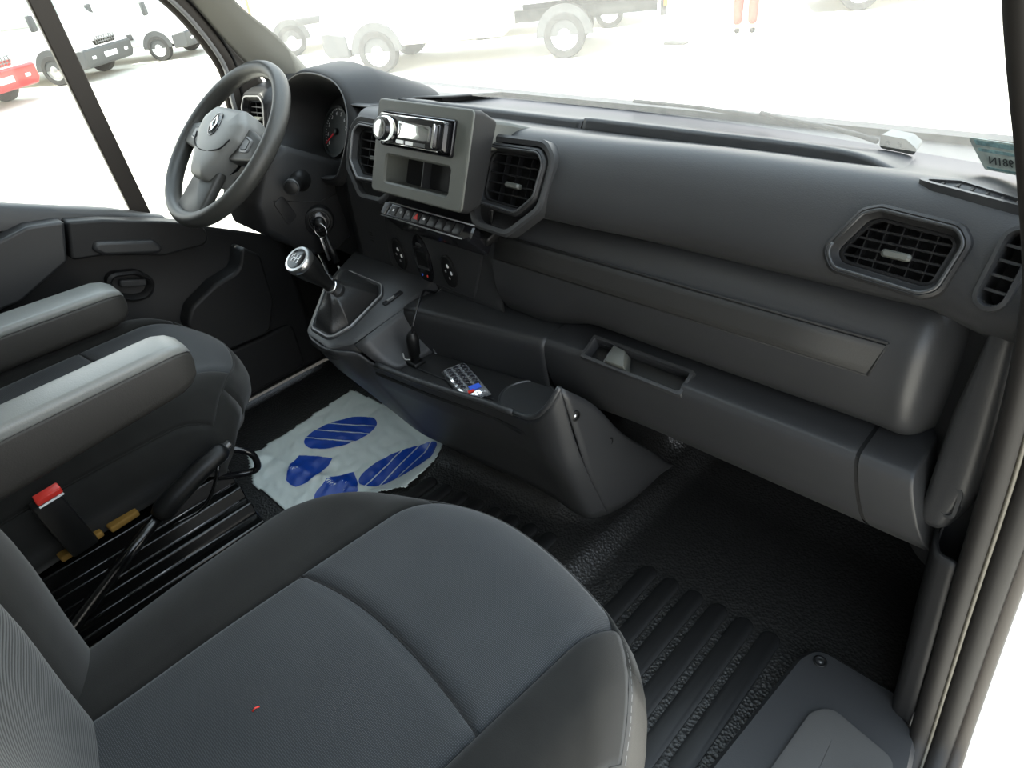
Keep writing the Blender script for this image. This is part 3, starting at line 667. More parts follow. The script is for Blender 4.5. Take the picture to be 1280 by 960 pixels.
# ---- driver's side: lower dash and left vent
G = loft([[Vector((x, y, z)) for y, z in ((.86, .585), (.80, .603), (.760, .612), (.748, .596), (.752, .54), (.76, .48), (.80, .40), (.95, .36))] for x in (-.83, -.7, -.5, -.36)], 5, 4)
v, f = gridfaces(G); link('driver_lower_panel', v, f, M['plastic_dark'], dash, solid=.004)
G = loft([[Vector((x, y, z)) for y, z in ((1.2, .70), (1.05, .725), (.97, .742), (.94, .748), (.93, .742), (.925, .70))] for x in (-.83, -.75, -.6, -.5, -.40, -.34)], 3, 4)
v, f = gridfaces(G); link('driver_top_pad', v, f, M['plastic'], dash, solid=.004)
FV = Frame((-.735, .762, .715), .12, .25)
PV = [(-.030, -.038), (.030, -.042), (.036, .030), (.026, .040), (-.024, .038), (-.034, .020)]
vq = lambda d: rpoly(inset(PV, d), .012, 5)
Mesh().loops([[Vector((p.x, p.y+.11, p.z+.008)) for p in FV.loop(vq(-.028))], [Vector((p.x, p.y+.02, p.z)) for p in FV.loop(vq(-.024))], FV.loop(vq(-.018), .0), FV.loop(vq(-.012), .003), FV.loop(vq(-.006), -.004)], False, False).build('vent_pod', M['plastic'], dash, autos=40)
vent('air_vent', FV, PV, .010, 5, 2, .012, M['edge'], depth=.03, label='small air vent left of the steering wheel')

# ================================================================= CONSOLE WITH TRAY AND GEAR POD
con = dash
top_l = [(-.10, .73, .455), (-.105, .69, .45), (-.112, .64, .444), (-.127, .533, .418)]
# sweeping front and right wall: rows from the top edge to the floor
st_top = [(-.385, .73, .455), (-.345, .63, .435), (-.262, .52, .410), (-.205, .498, .406), (-.150, .503, .405), (-.118, .530, .398), (-.085, .545, .374), (.04, .558, .376), (.17, .578, .380), (.245, .583, .386), (.300, .572, .408), (.333, .574, .445), (.347, .588, .476)]
st_mid = [(-.36, .75, .25), (-.33, .68, .25), (-.262, .575, .28), (-.205, .557, .28), (-.150, .562, .28), (-.118, .570, .28), (-.085, .578, .28), (.04, .588, .28), (.17, .603, .28), (.245, .606, .28), (.305, .600, .28), (.340, .606, .28), (.354, .63, .28)]
st_bot = [(-.33, .82, .06), (-.31, .77, .06), (-.262, .70, .09), (-.205, .655, .11), (-.150, .645, .115), (-.118, .645, .115), (-.085, .648, .115), (.04, .658, .115), (.17, .672, .115), (.235, .672, .115), (.29, .664, .12), (.325, .668, .125), (.345, .690, .13)]
R1 = [Vector(a)*.45+Vector(b)*.55+Vector((0, -.004, 0)) for a, b in zip(st_top, st_mid)]
rows = [st_top, R1, st_mid, st_bot]
Gc = loft([[Vector(p) for p in r] for r in rows], 6, 6)
v, f = gridfaces(Gc); link('console_shell', v, f, M['plastic'], con, solid=.005)
# right cheek reaching back under the glovebox
chk = [[Vector((.347, .588, .476)), Vector((.347, .66, .40)), Vector((.346, .735, .29)), Vector((.345, .84, .17))],
       [Vector((.352, .607, .38)), Vector((.354, .68, .30)), Vector((.354, .76, .22)), Vector((.352, .87, .13))],
       [Vector((.354, .63, .28)), Vector((.357, .70, .21)), Vector((.356, .78, .15)), Vector((.35, .90, .10))],
       [Vector((.345, .69, .13)), Vector((.347, .74, .115)), Vector((.343, .81, .10)), Vector((.33, .92, .08))]]
v, f = gridfaces(loft(chk, 4, 4)); link('console_cheek', v, f, M['plastic'], con, solid=.005)
Mesh().tube(spline([(.245, .583, .386), (.300, .572, .408), (.333, .574, .445), (.347, .588, .476)], 5), .0045, 8).build('tray_rim', M['frame'], con)
Mesh().tube(spline([(-.085, .545, .374), (.04, .558, .376), (.17, .578, .380), (.245, .583, .386)], 5), .006, 8).build('tray_lip', M['plastic'], con)
for y, z in ((.612, .410), (.692, .304)):
    Mesh().lathe((.349, y, z), (1, -.15, .05), [(0, .010), (.005, .009), (.006, .006), (.003, .0055)], 18).build('cheek_socket', M['plastic_black'], con, autos=40)
    Mesh().lathe((.352, y, z), (1, -.15, .05), [(0, .004), (.002, .003)], 10).build('cheek_screw', M['satin'], con)
# ledge and tray
led = [[Vector((x, yy+(0 if k < 2 else -(.214-x)*.17), zz-.008-.004*sstep(.2, -.1, x))) for x in (-.105, 0, .1, .17, .214)] for k, (yy, zz) in enumerate(((.775, .462), (.745, .460), (.712, .458), (.702, .452), (.698, .440), (.700, .41), (.704, .356)))]
v, f = gridfaces(loft(led, 4, 4)); link('console_ledge', v, f, M['plastic'], con, solid=.004)
tray = Mesh().loops([[Vector(p) for p in ((-.095, .545, .348), (.05, .560, .348), (.19, .582, .348), (.26, .580, .348), (.31, .60, .348), (.31, .70, .348), (-.11, .71, .348))], [Vector(p) for p in ((-.095, .545, .354), (.05, .560, .354), (.19, .582, .354), (.26, .580, .354), (.31, .60, .354), (.31, .70, .354), (-.11, .71, .354))]])
tray.build('tray_floor', M['plastic_dark'], con, smooth=False)
mv = [[Vector((-.118, .530, .415)), Vector((-.108, .64, .440)), Vector((-.098, .70, .445))], [Vector((-.09, .55, .375)), Vector((-.088, .64, .39)), Vector((-.086, .70, .40))], [Vector((-.062, .575, .354)), Vector((-.055, .64, .354)), Vector((-.05, .705, .354))]]
v, f = gridfaces(loft(mv, 4, 4)); link('tray_side', v, f, M['plastic'], con, solid=.004)
# cup recess in the tray floor: a round collar
Mesh().lathe((.205, .655, .3545), (0, 0, 1), [(0, .052), (.0025, .052), (.003, .0495), (.0008, .048)], 32).build('cup_collar', M['frame'], con, autos=30)
Mesh().lathe((.205, .655, .3548), (0, 0, 1), [(0, .048), (.0005, .048)], 32).build('cup_well', M['void'], con, smooth=False)
Mesh().loops([[Vector(p) for p in ((-.03, .60, .3545), (.16, .615, .3545), (.16, .617, .3545), (-.03, .602, .3545))], [Vector(p) for p in ((-.03, .60, .3565), (.16, .615, .3565), (.16, .617, .3565), (-.03, .602, .3565))]]).build('tray_ridge', M['frame'], con, smooth=False)
Mesh().add([(-.045, .655, .3545), (-.005, .70, .3545), (-.045, .70, .40), (-.048, .655, .365)], [(0, 1, 2, 3)]).build('tray_gusset', M['frame'], con, solid=.003, smooth=False)
Mesh().loops([[Vector((-.07, .595, .355)), Vector((-.035, .597, .355)), Vector((-.035, .625, .355)), Vector((-.07, .625, .355))], [Vector((-.068, .597, .362)), Vector((-.037, .599, .362)), Vector((-.037, .623, .362)), Vector((-.068, .623, .362))]]).build('socket_base', M['plastic_black'], con, bevel=.002)
# gear pod top
pl = lambda P, d=0: [Vector((a, b, .41+.25*(b-.5)+d)) for a, b in P]
PO = [(-.258, .508), (-.162, .500), (-.125, .531), (-.108, .64), (-.098, .735), (-.385, .735), (-.355, .625)]
po = rpoly(PO, [.03, .03, .02, .05, .005, .005, .05], 6)
pi_ = rpoly(inset(PO, .006), [.025, .025, .016, .045, .004, .004, .045], 6)
Mesh().loops([pl(po, -.03), pl(po, -.004), pl(pi_, 0)], False, True).build('gear_pod_top', M['plastic'], con, autos=40)
SP = [(-.248, .513), (-.176, .511), (-.160, .556), (-.174, .650), (-.204, .674), (-.341, .676), (-.325, .602)]
s_ = lambda d: rpoly(inset(SP, d), [max(.006, .022-d)]*7, 6)
Mesh().loops([pl(s_(0), -.001), pl(s_(0), .003), pl(s_(.003), .006), pl(s_(.009), .005), pl(s_(.011), -.002)], False, False).build('gaiter_surround', M['frame'], con, autos=40)
Mesh().loops([pl(s_(.001), .0035), pl(s_(.003), .0068), pl(s_(.0045), .0066), pl(s_(.0045), .003)], False, False).build('surround_edge', M['edge'], con)
Mesh().loops([pl(rpoly([(-.157, .632), (-.145, .632), (-.139, .676), (-.151, .676)], .002, 3), -.001), pl(rpoly([(-.157, .632), (-.145, .632), (-.139, .676), (-.151, .676)], .002, 3), .003)]).build('rocker_switch', M['gloss'], con, smooth=False)
Mesh().loops([pl([(-.153, .642), (-.149, .642), (-.146, .658), (-.150, .658)], .002), pl([(-.153, .642), (-.149, .642), (-.146, .658), (-.150, .658)], .0045)]).build('rocker_key', M['edge'], con, smooth=False)

# gear lever
gl = thing('gear_lever', 'gear lever with a silver-ringed black knob and a folded leather gaiter', 'gear lever', (-.24, .59, .44))
gl.location = (0, 0, 0)
base = s_(.010); c0 = Vector((-.235, .585, 0)); L = []
for k, (t, h) in enumerate(((1, .0), (.93, .018), (.74, .030), (.52, .044), (.34, .050), (.20, .062), (.13, .075), (.10, .085))):
    ring = []
    for i, (a, b) in enumerate(base):
        an = math.atan2(b-c0.y, a-c0.x); wv = 1+.10*math.sin(5*an+k*1.3)*(0 if k in (0, 7) else 1)
        cx_ = c0.x+(.028*h/.085); cy_ = c0.y-(.022*h/.085)
        ring.append(Vector((cx_+(a-c0.x)*t*wv, cy_+(b-c0.y)*t*wv, .41+.25*(c0.y+(b-c0.y)*t-.5)+h+.006*math.sin(3*an+k))))
    L.append(ring)
Mesh().loops(L, False, True).build('gaiter', M['leather'], gl, sub=1)
ax = Vector((.010, -.075, .115)).normalized()
b0 = Vector((-.207, .565, .495))
Mesh().lathe(b0-ax*.015, ax, [(0, .017), (.008, .017), (.012, .013), (.03, .011)], 20).build('gaiter_collar', M['plastic_dark'], gl, autos=40)
Mesh().lathe(b0, ax, [(.004, .0135), (.006, .0142), (.008, .0135)], 20).build('collar_ring', M['satin'], gl)
Mesh().lathe(b0, ax, [(.0, .011), (.02, .0115), (.04, .016), (.06, .022), (.078, .0255), (.088, .0265), (.092, .026)], 28).build('knob', M['plastic_black'], gl, autos=50)
Mesh().lathe(b0, ax, [(.090, .0262), (.092, .0275), (.100, .0275), (.104, .0255), (.1045, .021), (.103, .0205)], 28).build('knob_ring', M['satin'], gl, autos=40)
Mesh().lathe(b0, ax, [(.1028, .0208), (.1042, .020), (.1052, .012)], 28).build('knob_cap', M['gloss'], gl, autos=40)
KF = Frame(b0+ax*.1056, 0, 0); KF.n = ax; KF.u = Vector((1, 0, 0)); KF.u = (KF.u-ax*KF.u.dot(ax)).normalized(); KF.v = ax.cross(KF.u)
gp_ = Mesh()
for a in (-.008, 0, .008): gp_.loops([KF.loop(rect(.0014, .016, a, 0)), KF.loop(rect(.0014, .016, a, 0), .0006)])
gp_.loops([KF.loop(rect(.0174, .0014, 0, 0)), KF.loop(rect(.0174, .0014, 0, 0), .0006)]); gp_.loops([KF.loop(rect(.0014, .008, -.013, .004)), KF.loop(rect(.0014, .008, -.013, .004), .0006)])
gp_.build('shift_pattern', M['white_mark'], gl, smooth=False)

# charging plug and cable standing in the tray
ch = thing('charger_plug', 'black charging plug standing in the console tray on a thin black cable', 'charger')
Mesh().lathe((-.052, .612, .362), (.10, .02, 1), [(0, .009), (.012, .009), (.016, .012), (.05, .0125), (.058, .010), (.064, .006)], 18).build('plug_body', M['plastic_black'], ch, autos=40)
Mesh().tube(spline([(-.046, .613, .424), (-.042, .62, .445), (-.050, .645, .470), (-.068, .675, .478), (-.088, .70, .462), (-.092, .722, .448), (-.088, .733, .455)], 8), .0022, 8).build('cable', M['gloss'], ch)
Mesh().tube(spline([(-.056, .603, .366), (-.066, .598, .366), (-.074, .602, .375)], 4), .0014, 6).build('contact_clip', M['satin'], ch)
# wrapped packet
pk_ = thing('wrapped_packet', 'small packet of dark tablets in a crinkled clear wrapper lying in the console tray', 'packet', (.086, .617, .356), math.radians(-20)); pk_.scale = (1.12, 1.12, 1.12)
rows = []
rnd = random.Random(3)
for i in range(25):
    r = []
    for j in range(15):
        a = -.052+.104*i/24; b = -.023+.046*j/14; e = min(1, (1-abs(a)/.052)*6)*min(1, (1-abs(b)/.023)*4)
        r.append(Vector((a+rnd.uniform(-.001, .001)*(1-e), b+rnd.uniform(-.002, .002)*(1 if i in (0, 24) else .2), .003+.010*e**.5+.0015*noise.noise(Vector((a*90, b*90, 2))))))
    rows.append(r)
v, f = gridfaces(rows); link('wrapper', v, f, M['foil'], pk_, solid=.0006, autos=25)
tb = Mesh()
for i in range(7):
    for j in range(3): tb.lathe((-.036+i*.010, -.013+j*.0125, .0115), (0, 0, 1), [(0, .0046), (.003, .0045), (.0042, .003)], 10)
tb.build('tablets', mat('tablet_dark', (.02, .02, .024), .25), pk_, autos=40)['kind'] = 'stuff'
Mesh().box((.034, .004, .0148), (.012, .018, .001)).build('packet_label', M['blue_mark'], pk_, smooth=False)
Mesh().box((.042, -.006, .0150), (.006, .010, .001)).build('packet_label', M['red'], pk_, smooth=False)

# ================================================================= STEERING
sc_ = thing('steering_column', 'black plastic steering column shroud with ignition lock and stalks behind the wheel', 'steering column')
side = [(.610, .705), (.66, .715), (.80, .635), (.80, .50), (.72, .465), (.655, .475), (.565, .560), (.560, .62)]
sp_ = rpoly(side, .02, 5)
Mesh().loops([[Vector((-.565+.012, b*.0+a, b)) for a, b in rpoly(inset(side, .012), .014, 5)], [Vector((-.567, a, b)) for a, b in sp_], [Vector((-.433, a, b)) for a, b in sp_], [Vector((-.421, a, b)) for a, b in rpoly(inset(side, .012), .014, 5)]]).build('shroud', M['plastic_dark'], sc_, autos=50)
Mesh().tube([(-.4205, .60, .62), (-.4205, .70, .585), (-.4205, .79, .59)], .0012, 6).build('shroud_seam', M['void'], sc_)
slp = [(.598, .615), (.622, .625), (.640, .575), (.615, .562)]
Mesh().loops([[Vector((-.424, a, b)) for a, b in rpoly(slp, .006, 4)], [Vector((-.4185, a, b)) for a, b in rpoly(slp, .006, 4)], [Vector((-.4175, a, b)) for a, b in rpoly(inset(slp, .002), .005, 4)]]).build('shroud_plate', M['plastic_dark'], sc_, autos=40)
IL = Vector((-.425, .688, .548)); IA = Vector((.86, -.42, .12)).normalized()
Mesh().lathe(IL, IA, [(0, .034), (.012, .033), (.020, .029), (.022, .024), (.018, .022)], 28).build('ignition_lock', M['plastic_black'], sc_, autos=40)
Mesh().lathe(IL, IA, [(.016, .021), (.024, .020), (.026, .016)], 24).build('lock_barrel', M['gloss'], sc_, autos=40)
ST = Vector((-.432, .672, .640)); SA = Vector((.75, -.60, .12)).normalized()
Mesh().lathe(ST, SA, [(-.01, .026), (.006, .025), (.020, .017), (.026, .013), (.05, .012), (.056, .015), (.078, .0155), (.086, .013), (.088, .006)], 24).build('stalk', M['plastic_black'], sc_, autos=45)
Mesh().lathe(ST, SA, [(.079, .0158), (.081, .0160), (.083, .0150)], 24).build('stalk_ring', M['frame'], sc_)
Mesh().lathe((-.565, .66, .65), (-.95, -.3, .1), [(0, .02), (.02, .012), (.13, .010), (.14, .014), (.16, .012)], 16).build('stalk', M['plastic_black'], sc_, autos=45)
# knee bolster bracket edge left of the gear knob
Mesh().tube(spline([(-.50, .70, .46), (-.40, .66, .455), (-.36, .64, .425), (-.33, .635, .42)], 4), .004, 6).build('knee_bar', M['steel'], sc_)
# key in the lock
kb = thing('ignition_key', 'key in the ignition with a ring and hanging dark fob', 'key')
kp = IL+IA*.024
Mesh().lathe(kp, IA, [(0, .012), (.012, .0125), (.020, .011), (.024, .006)], 16).build('key_head', M['plastic_black'], kb, autos=45)
rc = kp+IA*.020+Vector((0, -.003, -.014))
Mesh().tube([rc+Vector((.016*math.cos(t)*.9, .006*math.cos(t), .016*math.sin(t))) for t in [2*PI*k/24 for k in range(25)]], .0011, 6).build('key_ring', M['satin'], kb)
Mesh().box(rc+Vector((.002, -.002, -.042)), (.003, .007, .055), Matrix.Rotation(.10, 3, 'X')).build('key_blade', M['satin'], kb, bevel=.001)
Mesh().tube([rc+Vector((.008, .004, -.012)), rc+Vector((.010, .008, -.05)), rc+Vector((.014, .010, -.075))], [.004, .008, .0075], 10).build('key_fob', M['plastic_black'], kb)
Mesh().box(rc+Vector((.018, .010, -.100)), (.006, .004, .035), Matrix.Rotation(-.2, 3, 'Y')).build('tag_clip', M['satin'], kb, bevel=.001)

WF = Frame((-.513, .580, .731), -.022, math.radians(48.3))
wh = thing('steering_wheel', 'dark grey steering wheel with a light grey airbag cover in front of the driver seat', 'steering wheel', (0, 0, 0))
R0, r0 = .171, .0165
Lr = []
for k in range(72):
    t = 2*PI*k/72; cen = WF(R0*math.cos(t), R0*math.sin(t)); rad = WF.u*math.cos(t)+WF.v*math.sin(t)
    Lr.append([cen+rad*(r0*.92*math.cos(q))+WF.n*(r0*1.08*math.sin(q)) for q in [2*PI*j/14 for j in range(14)]])
m_ = Mesh(); m_.loops(Lr+[Lr[0]], False, False); m_.build('rim', M['rim'], wh)
def wspoke(P, d0, d1, m, name='spoke', r=.012):
    p = rpoly(P, r, 5); return Mesh().loops([WF.loop(rpoly(inset(P, .003), r, 5), d0), WF.loop(p, d0+.004), WF.loop(p, d1-.004), WF.loop(rpoly(inset(P, .004), r*.8, 5), d1)]).build(name, m, wh, autos=50)
wspoke([(-.165, -.022), (-.06, -.035), (-.06, .045), (-.165, .022)], -.014, .010, M['rim'])
wspoke([(.06, -.035), (.165, -.022), (.165, .022), (.06, .045)], -.014, .010, M['rim'])
wspoke([(-.055, -.165), (.055, -.165), (.048, -.05), (-.048, -.05)], -.014, .006, M['rim'])
AC = [(-.030, -.088), (.030, -.088), (.055, -.050), (.088, .004), (.090, .040), (.060, .068), (-.060, .068), (-.090, .040), (-.088, .004), (-.055, -.050)]
ac = lambda d, r=.022: rpoly(inset(AC, d), max(.006, r-d), 6)
Mesh().loops([WF.loop(ac(.004), -.03), WF.loop(ac(0), -.01), WF.loop(ac(0), .014), WF.loop(ac(.004), .022), WF.loop(ac(.014), .028), WF.loop(ac(.034), .033)]).build('airbag_cover', M['grey_emblem'], wh, autos=60)
Mesh().lathe(WF(0, 0, -.09), WF.n, [(0, .05), (.05, .06), (.075, .075)], 28).build('hub_boss', M['plastic_black'], wh, autos=50)
Mesh().tube(spline([WF(-.076, .000, .0275), WF(-.056, -.024, .0295), WF(0, -.036, .0325), WF(.056, -.024, .0295), WF(.076, .000, .0275)], 8), .0016, 6).build('cover_groove', M['void'], wh)
Mesh().loops([WF.loop(oval(0, .022, .021, .026), .028), WF.loop(oval(0, .022, .021, .026), .0342), WF.loop(oval(0, .022, .018, .023), .0345), WF.loop(oval(0, .022, .0175, .0225), .033)], False, True).build('badge_recess', M['gloss'], wh, autos=30)
dmd = lambda s: [(0, .022-.019*s), (.0125*s, .022), (0, .022+.019*s), (-.0125*s, .022)]
Mesh().loops([WF.loop(dmd(1), .033), WF.loop(dmd(1), .0362), WF.loop(dmd(.78), .0366), WF.loop(dmd(.56), .0362), WF.loop(dmd(.56), .033)], False, False).build('badge', M['chrome'], wh, smooth=False)
for s in (-1, 1):
    P = [(s*.097, -.014), (s*.128, -.010), (s*.128, .016), (s*.097, .022)]
    if s < 0: P = P[::-1]
    o = Mesh().loops([WF.loop(rpoly(P, .006, 4), .006), WF.loop(rpoly(P, .006, 4), .013), WF.loop(rpoly(inset(P, .003), .004, 4), .014), WF.loop(rpoly(inset(P, .004), .004, 4), .0115)], False, True).build('switch_pad', M['edge'], wh, autos=30)
    Mesh().loops([WF.loop(rpoly(inset(P, .005), .003, 4), .011), WF.loop(rpoly(inset(P, .0055), .003, 4), .0145)]).build('switch_key', M['frame'], o, autos=30)
tm = Mesh()
for a, b, w_, h_ in ((-.010, -.072, .008, .004), (.0, -.072, .006, .004), (.010, -.072, .007, .004), (0, -.080, .022, .0016)): tm.loops([WF.loop(rect(w_, h_, a, b), .0215), WF.loop(rect(w_, h_, a, b), .0285)])

# ================================================================= RADIO
ra = thing('car_radio', 'chrome-faced car radio in the upper slot of the grey centre bezel', 'radio')
rq = lambda w_, h_, d=0, r=.003: rpoly(rect(w_, h_, SX, SY), r, 4)
Mesh().loops([BF.loop(rq(.1825, .0545), -.012), BF.loop(rq(.1825, .0545), .003), BF.loop(rq(.180, .052), .0045), BF.loop(rq(.176, .048), .003), BF.loop(rq(.176, .048), -.004)], False, False).build('mounting_frame', M['gloss'], ra, autos=30)
Mesh().loops([BF.loop(rq(.172, .046), -.008), BF.loop(rq(.172, .046), .012), BF.loop(rq(.166, .040), .017)]).build('face_plate', M['gloss'], ra, autos=30)
RX = lambda a, b: (SX+a, SY+b)
KC = RX(-.058, -.002)
kd = Mesh().loops([BF.loop(oval(*KC, .030, .021, 0, 32), .014), BF.loop(oval(*KC, .030, .021, 0, 32), .0215), BF.loop(oval(*KC, .027, .019, 0, 32), .024)]).build('dial_plate', M['chrome'], ra, autos=30)
Mesh().loops([BF.loop(oval(KC[0]-.006, KC[1], .017, .017, 0, 32), .022), BF.loop(oval(KC[0]-.006, KC[1], .0165, .0165, 0, 32), .028), BF.loop(oval(KC[0]-.006, KC[1], .012, .012, 0, 32), .0295)]).build('volume_knob', M['chrome'], ra, autos=30)
Mesh().loops([BF.loop(oval(KC[0]-.006, KC[1], .0185, .0185, 0, 32), .021), BF.loop(oval(KC[0]-.006, KC[1], .0185, .0185, 0, 32), .028), BF.loop(oval(KC[0]-.006, KC[1], .017, .017, 0, 32), .029)]).build('knob_collar', M['gloss'], ra, autos=30)
dP = [RX(-.027, -.012), RX(.052, -.012), RX(.052, .012), RX(-.027, .014)]
Mesh().loops([BF.loop(rpoly(dP, .002, 3), .015), BF.loop(rpoly(dP, .002, 3), .0188), BF.loop(rpoly(inset(dP, .0015), .002, 3), .0194)]).build('display', M['screen'], ra, autos=30)
for k, (a, w_) in enumerate(((-.020, .020), (.004, .020), (.030, .026))):
    q_ = rpoly(rect(w_, .0055, *RX(a, -.0175)), .0015, 3); Mesh().loops([BF.loop(q_, .015), BF.loop(q_, .0185)]).build('preset_key', M['satin'] if k < 2 else M['frame'], ra, autos=30)
for a in (.062, .074):
    q_ = rpoly(rect(.006, .036, *RX(a, -.001)), .0025, 3); Mesh().loops([BF.loop(q_, .012), BF.loop(q_, .0195), BF.loop(rpoly(rect(.004, .034, *RX(a, -.001)), .0015, 3), .0205)]).build('side_key', M['chrome'] if a < .07 else M['gloss'], ra, autos=30)
Mesh().tube([BF(*RX(-.078, .0215), .016), BF(*RX(.080, .0215), .016)], .0014, 8).build('trim_line', M['chrome'], ra)
Mesh().tube([BF(*RX(-.078, -.0225), .014), BF(*RX(.070, -.0225), .014)], .0012, 8).build('trim_line', M['chrome'], ra)

# ================================================================= SEATS
def pleat(G, sides, depth=.009, reach=3):
    """sink the outer rows of a patch so that neighbouring panels meet in a sewn groove"""
    n, k = len(G), len(G[0])
    for i in range(n):
        for j in range(k):
            e = 99
            if 'b0' in sides: e = min(e, i)
            if 'b1' in sides: e = min(e, n-1-i)
            if 'a0' in sides: e = min(e, j)
            if 'a1' in sides: e = min(e, k-1-j)
            if e < reach: G[i][j] = G[i][j]-Vector((0, 0, depth*(1-e/reach)**2))
    return G
def make_seat(root, xc, hw, fan, y0, yf, ztop, asm, bs, skirt_h, drop, mats, sL=None, sR=None, cl=(.06, .05, .11, .025)):
    aL = sL or (lambda b: -asm); aR = sR or (lambda b: asm); one = lambda b: 1.0; neg = lambda b: -1.0
    X = lambda a, b: xc+a*(hw+fan*b)
    YF = lambda a: yf-(cl[0]*a*a+cl[1]*abs(a)**8 if a < 0 else cl[2]*a*a+cl[3]*abs(a)**8)
    def S(a, b):
        y = y0+(YF(a)-y0)*b; z = ztop+.014*math.exp(-((abs(a)-.76)/.16)**2)-.012*math.exp(-((y-y0-.05)/.12)**2)
        if abs(a) > .86: z -= drop*((abs(a)-.86)/.14)**2
        if b > .86: z -= drop*1.1*((b-.86)/.14)**2
        z -= .006*(1-min(1, abs(a)/asm)**2) if b < bs else 0
        return Vector((X(a, b), y, z))
    def patch(a0, a1, b0, b1, na, nb): return [[S(a0(b0+(b1-b0)*i/nb)+(a1(b0+(b1-b0)*i/nb)-a0(b0+(b1-b0)*i/nb))*j/na, b0+(b1-b0)*i/nb) for j in range(na+1)] for i in range(nb+1)]
    def put(name, G, sides, m, label=None):
        v, f = gridfaces(pleat(G, sides)); o = link(name, v, f, m, root, solid=.004)
        if label: o['label'] = label
        return o
    put('cushion_panel', patch(aL, aR, 0, bs, 40, 46), ('a0', 'a1', 'b1'), mats[0])
    put('cushion_panel', patch(aL, aR, bs, 1, 40, 34), ('a0', 'a1', 'b0'), mats[0])
    put('cushion_bolster', patch(neg, aL, 0, 1, 22, 70), ('a1',), mats[1])
    put('cushion_bolster', patch(aR, one, 0, 1, 22, 70), ('a0',), mats[1])
    # seam threads
    for a in (aL, aR): Mesh().tube([S(a(i/30), i/30)-Vector((0, 0, .0080)) for i in range(31)], .0022, 5).build('seam', M['seam_dark'], root)
    Mesh().tube([S(aL(bs)+(aR(bs)-aL(bs))*i/30, bs)-Vector((0, 0, .0080)) for i in range(31)], .0022, 5).build('seam', M['seam_dark'], root)
    # skirt below the edge
    edge = [S(-1, i/24) for i in range(24)]+[S(-1+2*i/40, 1) for i in range(41)]+[S(1, 1-i/24) for i in range(1, 25)]
    rows = []
    for k in range(9):
        t = k/8; bul = .014*math.sin(PI*min(1, t*1.25))-.035*max(0, t-.45)
        rows.append([Vector((p.x+(p.x-xc)/hw*bul, p.y+bul*sstep(yf-.30, yf-.05, p.y), p.z-skirt_h*t)) for p in edge])
    nR = 24+41-12
    cutk = [0, 24+4, 24+37, len(edge)-1]
    for k, m in ((0, mats[2]), (1, mats[2]), (2, mats[3])):
        v, f = gridfaces([r[cutk[k]:cutk[k+1]+1] for r in rows]); link('cushion_skirt', v, f, m, root, solid=.004)
    Mesh().tube(edge, .0028, 6).build('piping', M['side'], root)
    st_ = [p+Vector(((p.x-xc)/hw*.004, .003, -.008)) for p in edge]
    md = Mesh()
    for i in range(len(st_)-1):
        for q in (0, .34, .67):
            a_ = st_[i].lerp(st_[i+1], q+.02); b_ = st_[i].lerp(st_[i+1], q+.24); md.tube([a_, b_], .0011, 4)
    md.build('stitching', M['seam'], root, smooth=False)['kind'] = 'stuff'
    return S
ps = thing('passenger_seat', 'passenger seat in grey woven fabric with black side bolsters, nearest in the foreground', 'seat', (0, 0, 0))
SPf = make_seat(ps, .453, .247, .004, -.14, .376, .462, .60, .615, .17, .034, (M['insert'], M['side'], M['side'], M['side_light']), lambda b: -.60+.15*b, lambda b: .59+.13*b, (.14, .07, .07, .06))
# backrest
def back_row(z, q):
    off = -.11*(z-.5)-.028*sstep(.60, .42, z)-(.10*sstep(1.0, 1.18, z)); return [Vector((a, b+off, z)) for a, b in q]
zz_ = [.33, .40, .5, .62, .75, .9, 1.02, 1.10]
LB = [(.195, -.21), (.182, -.14), (.184, -.082), (.200, -.050), (.228, -.034), (.258, -.040), (.280, -.054), (.290, -.066)]
CB = [(.290, -.064), (.32, -.062), (.39, -.078), (.465, -.085), (.54, -.078), (.61, -.062), (.640, -.064)]
RB = [(.93-a, b) for a, b in LB][::-1]
for nm, q, m in (('back_bolster', LB, M['side']), ('back_panel', CB, M['stripe']), ('back_bolster', RB, M['side'])):
    v, f = gridfaces(loft([back_row(z, q) for z in zz_], 6, 4)); link(nm, v, f, m, ps, solid=.005)
v, f = gridfaces(loft([back_row(z, [(.200, -.20), (.29, -.22), (.465, -.225), (.64, -.22), (.730, -.20)]) for z in zz_], 3, 3)); link('back_shell', v, f, M['plastic_dark'], ps, solid=.006)
Mesh().loops([[Vector((a, b-.07, 1.10)) for a, b in ((.23, -.20), (.72, -.20), (.70, -.12), (.25, -.12))], [Vector((a, b-.09, 1.13)) for a, b in ((.26, -.20), (.69, -.20), (.67, -.14), (.28, -.14))]]).build('back_top', M['side'], ps, bevel=.02)
Mesh().box((.44, .03, .15), (.30, .32, .30)).build('seat_base', M['black_metal'], ps, bevel=.02)

ds = thing('driver_seat', 'driver seat in grey fabric with two padded armrests beside the door', 'seat', (0, 0, 0))
SDf = make_seat(ds, -.425, .222, .004, -.20, .395, .418, .66, .66, .125, .030, (M['insert'], M['side'], M['side'], M['side']))
zz2 = [.30, .40, .5, .7, .9, 1.05]
for nm, q, m in (('back_bolster', [(-.66, -.30), (-.665, -.22), (-.64, -.17), (-.60, -.17), (-.57, -.20)], M['side']), ('back_panel', [(-.57, -.20), (-.48, -.22), (-.40, -.22), (-.30, -.20)], M['insert']), ('back_bolster', [(-.30, -.20), (-.26, -.17), (-.215, -.17), (-.19, -.22), (-.195, -.30)], M['side'])):
    v, f = gridfaces(loft([back_row(z, q) for z in zz2], 5, 4)); link(nm, v, f, m, ds, solid=.005)
v, f = gridfaces(loft([back_row(z, [(-.66, -.29), (-.43, -.30), (-.195, -.29)]) for z in zz2], 4, 3)); link('back_shell', v, f, M['plastic_dark'], ds, solid=.005)
